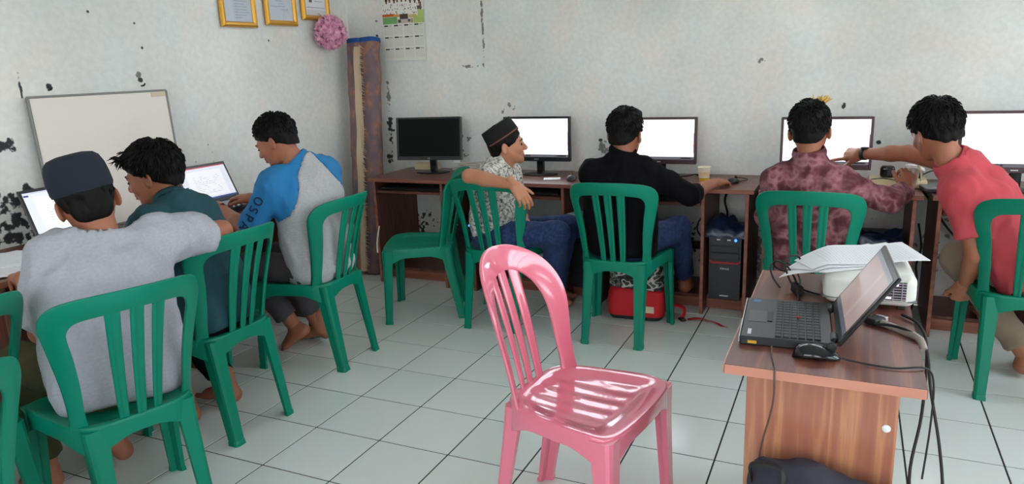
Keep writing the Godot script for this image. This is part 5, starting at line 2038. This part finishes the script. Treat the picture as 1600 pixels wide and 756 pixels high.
func people() -> void:
	var up := Vector3.UP
	# grey T-shirt, navy cap
	person({"label": "boy in a grey T-shirt and navy cap, back to the camera, at a laptop", "pel": Vector3(0.145, 0.485, 2.165), "neck": Vector3(-0.01, 0.868, 2.07), "head": Vector3(-0.06, 0.993, 2.035), "face": Vector3(-0.85, -0.25, -0.46), "up": Vector3(-0.25, 1, 0.07), "hs": 1.06,
		"sl": Vector3(-0.055, 0.845, 2.185), "sr": Vector3(0.09, 0.85, 1.895), "el": Vector3(-0.09, 0.62, 2.235), "er": Vector3(0.115, 0.83, 1.67), "wl": Vector3(-0.33, 0.735, 2.12), "wr": Vector3(-0.14, 0.80, 1.72), "kl": Vector3(-0.30, 0.47, 2.20), "kr": Vector3(-0.28, 0.47, 2.0), "al": Vector3(-0.28, 0.09, 2.20), "ar": Vector3(-0.22, 0.09, 1.98),
		"hand_l": ["relax", Vector3(-0.9, 0, -0.4), up], "hand_r": ["relax", Vector3(-0.95, -0.2, 0.3), up], "foot_l": [Vector3(-1, 0, 0), up], "foot_r": [Vector3(-1, 0, 0), up],
		"sleeve_l": 0.85, "sleeve_r2": 0.72, "sleeve_r": 0.078, "girth": 0.112, "wide": 0.088, "hem": 0.095, "shirt": M.grey_shirt, "trousers": M.olive, "hair": "under_cap", "neck_cut": 0.022, "cap": {"y": 0.045, "tilt": 0.12, "round": true, "mat": M.navy_cap}})
	# dark teal shirt
	person({"label": "boy in a dark teal shirt, face in profile, between the navy cap and blue sleeves", "pel": Vector3(-0.05, 0.485, 1.59), "neck": Vector3(-0.19, 0.90, 1.60), "head": Vector3(-0.265, 1.008, 1.61), "face": Vector3(-0.90, -0.22, 0.42), "up": Vector3(-0.2, 1, 0.1), "show_face": true,
		"sl": Vector3(-0.17, 0.845, 1.745), "sr": Vector3(-0.205, 0.845, 1.475), "el": Vector3(-0.36, 0.66, 1.80), "er": Vector3(-0.38, 0.66, 1.44), "wl": Vector3(-0.60, 0.735, 1.70), "wr": Vector3(-0.62, 0.735, 1.52), "kl": Vector3(-0.45, 0.47, 1.68), "kr": Vector3(-0.45, 0.47, 1.50), "al": Vector3(-0.22, 0.085, 1.66), "ar": Vector3(-0.20, 0.085, 1.46),
		"hand_l": ["relax", Vector3(-1, 0, -0.1), up], "hand_r": ["relax", Vector3(-1, 0, 0.1), up], "foot_l": [Vector3(-1, 0, 0.1), up], "foot_r": [Vector3(-1, 0, 0), up],
		"sleeve_l": 0.7, "sleeve_r2": 0.7, "shirt": M.teal_shirt, "trousers": M.black_cloth, "hair": "long"})
	# blue raglan sleeves
	person({"label": "boy in a grey shirt with blue sleeves, typing at a laptop, barefoot", "pel": Vector3(-0.10, 0.485, 0.90), "neck": Vector3(-0.135, 0.965, 0.935), "head": Vector3(-0.22, 1.072, 0.975), "face": Vector3(-0.88, -0.42, 0.30), "up": Vector3(-0.4, 1, 0.1), "show_face": true, "hs": 0.95,
		"sl": Vector3(-0.185, 0.885, 1.075), "sr": Vector3(-0.125, 0.905, 0.775), "el": Vector3(-0.29, 0.69, 1.145), "er": Vector3(-0.34, 0.70, 0.72), "wl": Vector3(-0.59, 0.765, 1.02), "wr": Vector3(-0.61, 0.762, 0.775), "kl": Vector3(-0.46, 0.47, 1.0), "kr": Vector3(-0.46, 0.47, 0.80), "al": Vector3(-0.345, 0.125, 0.86), "ar": Vector3(-0.30, 0.09, 0.73),
		"hand_l": ["relax", Vector3(-1, -0.05, -0.35), up], "hand_r": ["relax", Vector3(-1, 0.05, 0.05), up], "foot_l": [Vector3(-0.75, -0.55, 0.25), Vector3(-0.5, 0.8, 0.1)], "foot_r": [Vector3(-1, -0.05, 0.1), up],
		"sleeve_l": 1.0, "sleeve_r2": 1.0, "sleeve_mat": M.blue_sleeve, "collar_mat": M.blue_sleeve, "girth": 0.1, "wide": 0.074, "shirt": M.grey_shirt2, "trousers": M.charcoal, "leg_len": 0.80, "hair": "short", "lettering": true})
	sleeve_lettering()
	# black cap and leaf-print shirt
	person({"label": "smiling boy in a black cap and leaf-print shirt, arm over a chair back", "pel": Vector3(0.43, 0.485, 0.09), "neck": Vector3(0.455, 0.845, 0.065), "head": Vector3(0.505, 0.955, 0.045), "face": Vector3(0.90, 0.12, -0.40), "up": Vector3(-0.12, 1, 0.05), "hs": 0.95, "show_face": true, "smile": true, "skin": M.skin_light,
		"sl": Vector3(0.47, 0.79, -0.06), "sr": Vector3(0.44, 0.80, 0.185), "el": Vector3(0.45, 0.60, -0.17), "er": Vector3(0.425, 0.835, 0.335), "wl": Vector3(0.55, 0.56, -0.03), "wr": Vector3(0.69, 0.805, 0.375), "kl": Vector3(0.78, 0.50, -0.08), "kr": Vector3(0.80, 0.51, 0.12), "al": Vector3(0.66, 0.085, -0.20), "ar": Vector3(0.70, 0.085, -0.10),
		"hand_l": ["relax", Vector3(0.5, -0.3, 0.8), up], "hand_r": ["relax", Vector3(0.62, -0.78, 0.05), Vector3(0.5, 0.45, 0.7)], "foot_l": [Vector3(0.3, 0, -1), up], "foot_r": [Vector3(0.3, 0, -1), up], "hand_size": 0.9,
		"sleeve_l": 0.9, "sleeve_r2": 0.42, "sleeve_r": 0.06, "girth": 0.093, "wide": 0.058, "hips": Vector3(0, 0, 1), "leg_len": 1.0, "shirt": M.leaf_print, "trousers": M.jeans, "hair": "under_cap", "collar": 0.03, "cap": {"y": 0.05, "tilt": 0.42, "round": false, "mat": M.black_velvet}})
	# black shirt
	person({"label": "boy in a black long-sleeved shirt, back to the camera, hand on a mouse", "pel": Vector3(1.15, 0.485, 0.12), "neck": Vector3(1.13, 0.885, 0.065), "head": Vector3(1.15, 1.012, 0.03), "face": Vector3(0.12, -0.12, -1), "up": up,
		"sl": Vector3(0.985, 0.82, 0.06), "sr": Vector3(1.275, 0.825, 0.06), "el": Vector3(0.95, 0.62, -0.10), "er": Vector3(1.455, 0.712, -0.02), "wl": Vector3(1.02, 0.66, -0.32), "wr": Vector3(1.535, 0.732, -0.31), "kl": Vector3(1.05, 0.50, -0.24), "kr": Vector3(1.36, 0.49, -0.21), "al": Vector3(1.08, 0.155, -0.46), "ar": Vector3(1.36, 0.155, -0.44),
		"hand_l": ["relax", Vector3(0.2, 0, -1), up], "hand_r": ["mouse", Vector3(0.35, -0.08, -0.92), up], "foot_l": [Vector3(0, 0, -1), up], "foot_r": [Vector3(0, 0, -1), up],
		"sleeve_l": 1.5, "sleeve_r2": 1.36, "sleeve_r": 0.066, "girth": 0.098, "wide": 0.08, "hips": Vector3(1, 0, 0), "shirt": M.black_cloth, "trousers": M.jeans, "hair": "quiff", "neck_cut": 0.055, "collar": 0.02})
	# maroon patterned shirt
	person({"label": "boy in a maroon patterned shirt with a bleached tuft, back to the camera", "pel": Vector3(2.03, 0.485, 0.19), "neck": Vector3(2.01, 0.895, 0.125), "head": Vector3(2.0, 1.035, 0.10), "face": Vector3(0.05, -0.1, -1), "up": Vector3(-0.06, 1, 0),
		"sl": Vector3(1.875, 0.815, 0.13), "sr": Vector3(2.15, 0.805, 0.13), "el": Vector3(1.83, 0.63, -0.02), "er": Vector3(2.33, 0.735, 0.085), "wl": Vector3(1.90, 0.73, -0.26), "wr": Vector3(2.41, 0.745, -0.165), "kl": Vector3(1.93, 0.49, -0.18), "kr": Vector3(2.13, 0.49, -0.18), "al": Vector3(1.93, 0.155, -0.42), "ar": Vector3(2.13, 0.155, -0.42),
		"hand_l": ["relax", Vector3(0.1, 0, -1), up], "hand_r": ["grip", Vector3(0.10, 0.75, -0.45), Vector3(0.35, 0.35, 0.9)], "foot_l": [Vector3(0, 0, -1), up], "foot_r": [Vector3(0, 0, -1), up],
		"sleeve_l": 1.7, "sleeve_r2": 1.72, "sleeve_r": 0.07, "girth": 0.098, "wide": 0.08, "hips": Vector3(1, 0, 0), "shirt": M.batik, "trousers": M.black_cloth, "hair": "quiff", "streak": true, "neck_cut": 0.055, "collar": 0.02})
	drink()
	# coral shirt, pointing
	var p := person({"label": "boy in a coral red T-shirt leaning over and pointing at a monitor", "pel": Vector3(2.84, 0.49, 0.15), "neck": Vector3(2.575, 0.905, 0.065), "head": Vector3(2.485, 1.025, 0.04), "face": Vector3(-0.52, -0.3, -0.82), "up": Vector3(-0.30, 1, -0.2), "hs": 1.03,
		"sl": Vector3(2.575, 0.80, 0.225), "sr": Vector3(2.63, 0.86, -0.09), "el": Vector3(2.645, 0.565, 0.255), "er": Vector3(2.41, 0.905, -0.235), "wl": Vector3(2.635, 0.41, 0.15), "wr": Vector3(2.215, 0.880, -0.395), "kl": Vector3(2.62, 0.49, 0.02), "kr": Vector3(2.72, 0.49, -0.2), "al": Vector3(2.90, 0.085, 0.05), "ar": Vector3(2.80, 0.155, -0.4),
		"hand_l": ["fist", Vector3(-0.12, -0.9, -0.35), Vector3(0.2, -0.3, 0.9)], "hand_r": ["point", Vector3(-0.80, -0.10, -0.55), Vector3(-0.1, 0.6, 0.75)], "foot_l": [Vector3(0.3, -0.05, -1), up], "foot_r": [Vector3(0, 0, -1), up],
		"sleeve_l": 0.72, "sleeve_r2": 0.42, "sleeve_r": 0.068, "girth": 0.1, "wide": 0.08, "hem": 0.05, "hips": Vector3(0.5, 0, -0.85), "shirt": M.coral, "trousers": M.khaki, "hair": "thick"})
	var g := G.new()
	var a := Vector3(2.215, 0.880, -0.395)
	var d := (Vector3(2.41, 0.905, -0.235) - a).normalized()
	g.lathe([Vector2(0.026, -0.012), Vector2(0.030, -0.010), Vector2(0.030, 0.010), Vector2(0.026, 0.012)], 24, aim(a + d * 0.02, Vector3.UP.cross(d), d))
	var w := part("watch_strap", g.mesh(), M.rubber, p, "black wristwatch")
	w.position = -p.position
	g = G.new()
	g.lathe([Vector2(0.0, 0.0), Vector2(0.018, 0.0), Vector2(0.018, 0.008), Vector2(0.0, 0.009)], 20, Transform3D(Basis(), a + d * 0.02 + Vector3(0, 0.026, 0.01)))
	part("watch_case", g.mesh(), M.rubber, w)


func sleeve_lettering() -> void:
	# letters printed down the outer side of the blue sleeve
	var p: Node3D = get_node("person_002")
	var s := Vector3(-0.185, 0.885, 1.075)
	var e := Vector3(-0.29, 0.69, 1.145)
	var run := (e - s).normalized()
	var cam := Vector3(2.158, 1.365, 3.555)
	var out := Vector3(0.42, 0.25, 0.87)
	out = (out - run * out.dot(run)).normalized()
	var txt := "OSPA"
	for k in 4:
		var tm := TextMesh.new()
		tm.text = txt[k]
		tm.font_size = 48
		tm.pixel_size = 0.00115
		tm.depth = 0.003
		var l := part("lettering", tm, M.navy_print, p, "dark letter printed on the blue sleeve")
		var y := out.cross(run).normalized()
		l.transform = Transform3D(Basis(run, y, run.cross(y)), s + run * (0.075 + k * 0.043) + out * 0.0655 - p.position)


func drink() -> void:
	var o := thing("drink_cup", "plastic cup of brown drink held in the maroon sleeve's hand", "cup", Vector3(2.435, 0.765, -0.255))
	var g := G.new()
	g.lathe([Vector2(0, 0), Vector2(0.024, 0), Vector2(0.024, 0), Vector2(0.033, 0.085), Vector2(0.031, 0.085), Vector2(0.023, 0.003), Vector2(0, 0.003)], 24)
	part("wall", g.mesh(), M.cup_clear, o)
	g = G.new()
	g.lathe([Vector2(0, 0.004), Vector2(0.0225, 0.004), Vector2(0.029, 0.066), Vector2(0, 0.066)], 24)
	part("brown_drink", g.mesh(), M.tea, o)
	g = G.new()
	g.sheet(8, 8, func(u, v): return Vector3((u - 0.3) * 0.07, 0.087 - 0.02 * u * u - 0.008 * v, (v - 0.4) * 0.05), 0.0015)
	part("tissue", g.mesh(), M.paper, o)
	g = G.new()
	g.tube([Vector3(0.02, 0.085, 0.02), Vector3(0.034, 0.05, 0.03), Vector3(0.036, 0.015, 0.033)], [0.006, 0.0045, 0.004], 7)
	part("dripping_cream", g.mesh(), M.cream, o)


# ---------------------------------------------------------------- materials
func materials() -> void:
	mat("green", c8(2, 124, 97), 0.38)
	M.green.metallic_specular = 0.36
	mat("pink", c8(236, 122, 146), 0.16)
	M.pink.clearcoat_enabled = true
	M.pink.clearcoat = 1.0
	M.pink.clearcoat_roughness = 0.06
	mat("grout", c8(40, 40, 40), 0.95)
	mat("tile_0", c8(222, 229, 226), 0.2)
	mat("tile_1", c8(219, 227, 223), 0.22)
	mat("tile_2", c8(225, 231, 228), 0.19)
	mat("plaster", c8(214, 214, 208), 0.85)
	mat("ceiling", c8(226, 226, 222), 0.9)
	mat("terrace", c8(168, 164, 154), 0.9)
	mat("white_paint", c8(225, 225, 220), 0.5)
	var glass := mat("glass", Color(1, 1, 1, 0.05), 0.02)
	glass.transparency = BaseMaterial3D.TRANSPARENCY_ALPHA
	# woods
	var dark := ntex(0.018, [c8(84, 48, 42), c8(104, 62, 53), c8(120, 74, 62), c8(94, 55, 47)], [0.0, 0.4, 0.65, 1.0], 256, 3, 4)
	tri_mat("desk_top", dark, Vector3(0.5, 6, 6), 0.34)
	tri_mat("desk_top_z", dark, Vector3(6, 6, 0.5), 0.34)
	tri_mat("desk_side", dark, Vector3(5, 0.6, 5), 0.42)
	tri_mat("desk_edge", ntex(0.02, [c8(140, 84, 66), c8(168, 106, 84)], [0.2, 0.8], 128, 4), Vector3(0.6, 6, 6), 0.45)
	var wal := ntex(0.014, [c8(98, 56, 50), c8(116, 70, 62), c8(144, 90, 70), c8(114, 70, 61), c8(104, 62, 55)], [0.1, 0.40, 0.54, 0.66, 0.9], 512, 8, 5)
	tri_mat("walnut_top", wal, Vector3(1.8, 1.8, 0.1), 0.36)
	tri_mat("walnut_side", ntex(0.014, [c8(154, 96, 78), c8(176, 114, 90), c8(200, 140, 102), c8(172, 110, 88), c8(160, 100, 82)], [0.1, 0.40, 0.54, 0.66, 0.9], 512, 8, 5), Vector3(1.8, 0.1, 1.8), 0.26)
	tri_mat("walnut_edge", ntex(0.02, [c8(196, 132, 112), c8(214, 152, 130)], [0.2, 0.8], 128, 4), Vector3(0.6, 6, 6), 0.4)
	# plastics and metals
	mat("black_plastic", c8(24, 24, 27), 0.45)
	mat("gloss_black", c8(18, 19, 23), 0.14)
	mat("black_metal", c8(26, 26, 29), 0.4, 0.2)
	mat("dark_plastic", c8(38, 39, 43), 0.4)
	mat("grey_plastic", c8(112, 114, 118), 0.45)
	mat("pale_grey", c8(170, 178, 200), 0.5)
	mat("keys", c8(30, 30, 33), 0.5)
	mat("touchpad", c8(52, 53, 57), 0.35)
	mat("bezel", c8(22, 22, 26), 0.3)
	mat("bezel_brown", c8(70, 46, 52), 0.4)
	mat("tower_front", c8(34, 35, 40), 0.4)
	mat("red_band", c8(176, 28, 40), 0.4)
	mat("silver", c8(200, 202, 208), 0.3, 0.6)
	mat("rubber", c8(26, 25, 26), 0.6)
	mat("white_cable", c8(206, 196, 186), 0.5)
	mat("brown_cable", c8(88, 66, 60), 0.5)
	mat("grey_cable", c8(150, 140, 132), 0.5)
	mat("cream", c8(222, 208, 168), 0.6)
	mat("paper", c8(238, 238, 240), 0.7)
	mat("cup_white", c8(236, 226, 206), 0.5)
	mat("cup_yellow", c8(232, 176, 52), 0.5)
	tri_mat("cup_print", ntex(0.05, [c8(232, 196, 130), c8(236, 220, 190), c8(200, 160, 130)], [0.2, 0.5, 0.8], 128, 2), Vector3(12, 12, 12), 0.5)
	var cc := mat("cup_clear", Color(0.95, 0.93, 0.9, 0.25), 0.08)
	cc.transparency = BaseMaterial3D.TRANSPARENCY_ALPHA
	mat("tea", c8(150, 92, 52), 0.2)
	mat("alu", c8(132, 132, 128), 0.45, 0.3)
	mat("whiteboard", c8(236, 229, 221), 0.4)
	mat("sticker", c8(214, 200, 170), 0.6)
	mat("yellow_port", c8(206, 160, 40), 0.5)
	mat("blue_sticker", c8(70, 110, 160), 0.5)
	mat("gold", c8(214, 160, 60), 0.34, 0.45)
	mat("projector_white", c8(222, 222, 216), 0.4)
	mat("vent_dark", c8(52, 44, 56), 0.7)
	mat("vent_slat", c8(176, 168, 176), 0.5)
	var lg := mat("lamp_glow", c8(250, 230, 250), 0.4)
	lg.emission_enabled = true
	lg.emission = c8(250, 222, 250)
	lg.emission_energy_multiplier = 0.25
	var bl := mat("blue_led", c8(40, 90, 230), 0.3)
	bl.emission_enabled = true
	bl.emission = c8(60, 120, 255)
	bl.emission_energy_multiplier = 0.35
	mat("screen_off", c8(6, 11, 11), 0.35)
	M.screen_off.metallic_specular = 0.25
	glow("screen_doc", screen_image(1), SCREEN * 0.85)
	glow("screen_doc_red", screen_image(2), SCREEN * 0.7)
	var fl := Image.create(160, 100, false, Image.FORMAT_RGB8)
	fl.fill(Color(0.83, 0.72, 0.70))
	fl.fill_rect(Rect2i(96, 0, 8, 100), Color(0.88, 0.80, 0.78))
	fl.fill_rect(Rect2i(0, 0, 160, 8), Color(0.62, 0.62, 0.66))
	fl.fill_rect(Rect2i(0, 92, 160, 8), Color(0.42, 0.44, 0.50))
	glow("screen_front", fl, SCREEN * 0.40)
	var pr := Image.create(210, 297, false, Image.FORMAT_RGB8)
	pr.fill(Color(0.93, 0.93, 0.95))
	rng.seed = 8
	for k in 26:
		var x := 22
		while x < 185:
			var w := rng.randi_range(6, 22)
			pr.fill_rect(Rect2i(x, 24 + k * 9, w, 3), Color(0.86, 0.865, 0.885))
			x += w + 4
	pic("print_paper", pr, 0.7)
	# textiles
	mat("dark_fabric", c8(52, 52, 62), 0.9)
	var gs := ntex(0.03, [c8(160, 162, 169), c8(167, 169, 176), c8(174, 175, 181)], [0.2, 0.5, 0.8], 256, 6, 5)
	tri_mat("grey_shirt", gs, Vector3(9, 12, 9), 0.95)
	tri_mat("grey_shirt2", ntex(0.03, [c8(166, 166, 168), c8(174, 174, 176), c8(181, 181, 183)], [0.2, 0.5, 0.8], 256, 7, 5), Vector3(9, 12, 9), 0.95)
	mat("teal_shirt", c8(26, 70, 80), 0.9)
	mat("blue_sleeve", c8(30, 116, 172), 0.85)
	mat("navy_print", c8(22, 40, 82), 0.8)
	mat("black_cloth", c8(14, 13, 17), 0.95)
	M.black_cloth.metallic_specular = 0.25
	mat("charcoal", c8(74, 70, 74), 0.95)
	mat("olive", c8(64, 62, 34), 0.95)
	tri_mat("jeans", ntex(0.04, [c8(24, 40, 76), c8(32, 52, 94), c8(46, 68, 110)], [0.2, 0.5, 0.85], 256, 12, 4), Vector3(4, 4, 4), 0.9)
	mat("khaki", c8(140, 122, 104), 0.95)
	tri_mat("coral", ntex(0.02, [c8(184, 64, 74), c8(196, 74, 84)], [0.3, 0.7], 128, 12, 3), Vector3(3, 3, 3), 0.9)
	tri_mat("leaf_print", ntex(0.03, [c8(224, 220, 212), c8(218, 214, 206), c8(120, 120, 116), c8(52, 54, 52), c8(96, 97, 94), c8(210, 206, 200)], [0.0, 0.55, 0.58, 0.70, 0.80, 0.86], 256, 14, 3, FastNoiseLite.TYPE_SIMPLEX), Vector3(4.4, 4.4, 4.4), 0.9)
	tri_mat("leaf_print_bag", ntex(0.022, [c8(24, 24, 26), c8(34, 34, 36), c8(190, 188, 182), c8(214, 212, 206), c8(80, 80, 80), c8(24, 24, 26)], [0.0, 0.46, 0.50, 0.62, 0.70, 0.8], 256, 24, 2, FastNoiseLite.TYPE_SIMPLEX), Vector3(2.2, 2.2, 2.2), 0.9)
	tri_mat("batik", ntex(0.018, [c8(72, 26, 36), c8(92, 38, 48), c8(136, 84, 94), c8(168, 118, 126), c8(110, 54, 64)], [0.2, 0.42, 0.52, 0.66, 0.85], 256, 18, 3), Vector3(2.4, 2.4, 2.4), 0.9)
	mat("bag_red", c8(196, 24, 34), 0.7)
	var bb := mat("blue_bag", c8(24, 58, 150), 0.22)
	bb.clearcoat_enabled = true
	bb.clearcoat = 0.6
	mat("navy_bag", c8(34, 48, 78), 0.3)
	mat("navy_cap", c8(28, 34, 48), 0.95)
	mat("black_velvet", c8(18, 16, 18), 0.95)
	mat("cap_band", c8(110, 62, 50), 0.8)
	mat("hair", c8(11, 9, 9), 0.62)
	M.hair.metallic_specular = 0.3
	mat("blond", c8(214, 178, 90), 0.6)
	mat("eye", c8(30, 20, 18), 0.2)
	mat("teeth", c8(240, 232, 222), 0.3)
	mat("lip", c8(156, 84, 76), 0.5)
	var sk := mat("skin", c8(160, 100, 73), 0.55)
	sk.subsurf_scatter_enabled = true
	sk.subsurf_scatter_strength = 0.08
	var sl := mat("skin_light", c8(186, 126, 95), 0.55)
	sl.subsurf_scatter_enabled = true
	sl.subsurf_scatter_strength = 0.08
	tri_mat("carpet", ntex(0.02, [c8(112, 96, 104), c8(124, 106, 112), c8(150, 104, 86), c8(168, 120, 94), c8(128, 108, 112)], [0.2, 0.48, 0.56, 0.66, 0.8], 256, 33, 3), Vector3(2.4, 1.2, 2.4), 0.95)
	mat("carpet_blue", c8(28, 80, 150), 0.8)
	mat("fringe", c8(206, 184, 156), 0.95)
	mat("pom_pink", c8(240, 182, 208), 0.8)
	M.pom_pink.backlight_enabled = true
	M.pom_pink.backlight = c8(120, 70, 95)
	mat("pom_pale", c8(236, 190, 212), 0.7)


const SCREEN := 0.15


func _ready() -> void:
	# camera
	var cam := Camera3D.new()
	cam.name = "camera"
	cam.fov = 36.856
	cam.position = Vector3(2.1583, 1.3650, 3.5549)
	cam.rotation_degrees = Vector3(-13.566, 25.141, -2.351)
	cam.near = 0.05
	add_child(cam)
	cam.current = true
	# sky and exposure
	var env := Environment.new()
	var sky := Sky.new()
	var sm := ProceduralSkyMaterial.new()
	sm.sky_top_color = c8(206, 214, 221)
	sm.sky_horizon_color = c8(240, 242, 242)
	sm.sky_energy_multiplier = 1.0
	sm.ground_bottom_color = c8(150, 148, 140)
	sm.ground_horizon_color = c8(190, 190, 186)
	sky.sky_material = sm
	env.background_mode = Environment.BG_SKY
	env.sky = sky
	env.tonemap_mode = Environment.TONE_MAPPER_LINEAR
	env.tonemap_exposure = 8.6
	env.sdfgi_enabled = true
	env.ssao_enabled = true
	env.ssil_enabled = true
	var we := WorldEnvironment.new()
	we.name = "environment"
	we.environment = env
	add_child(we)
	materials()
	room()
	back_row()
	side_row()
	teacher_table()
	chairs()
	red_bag()
	people()
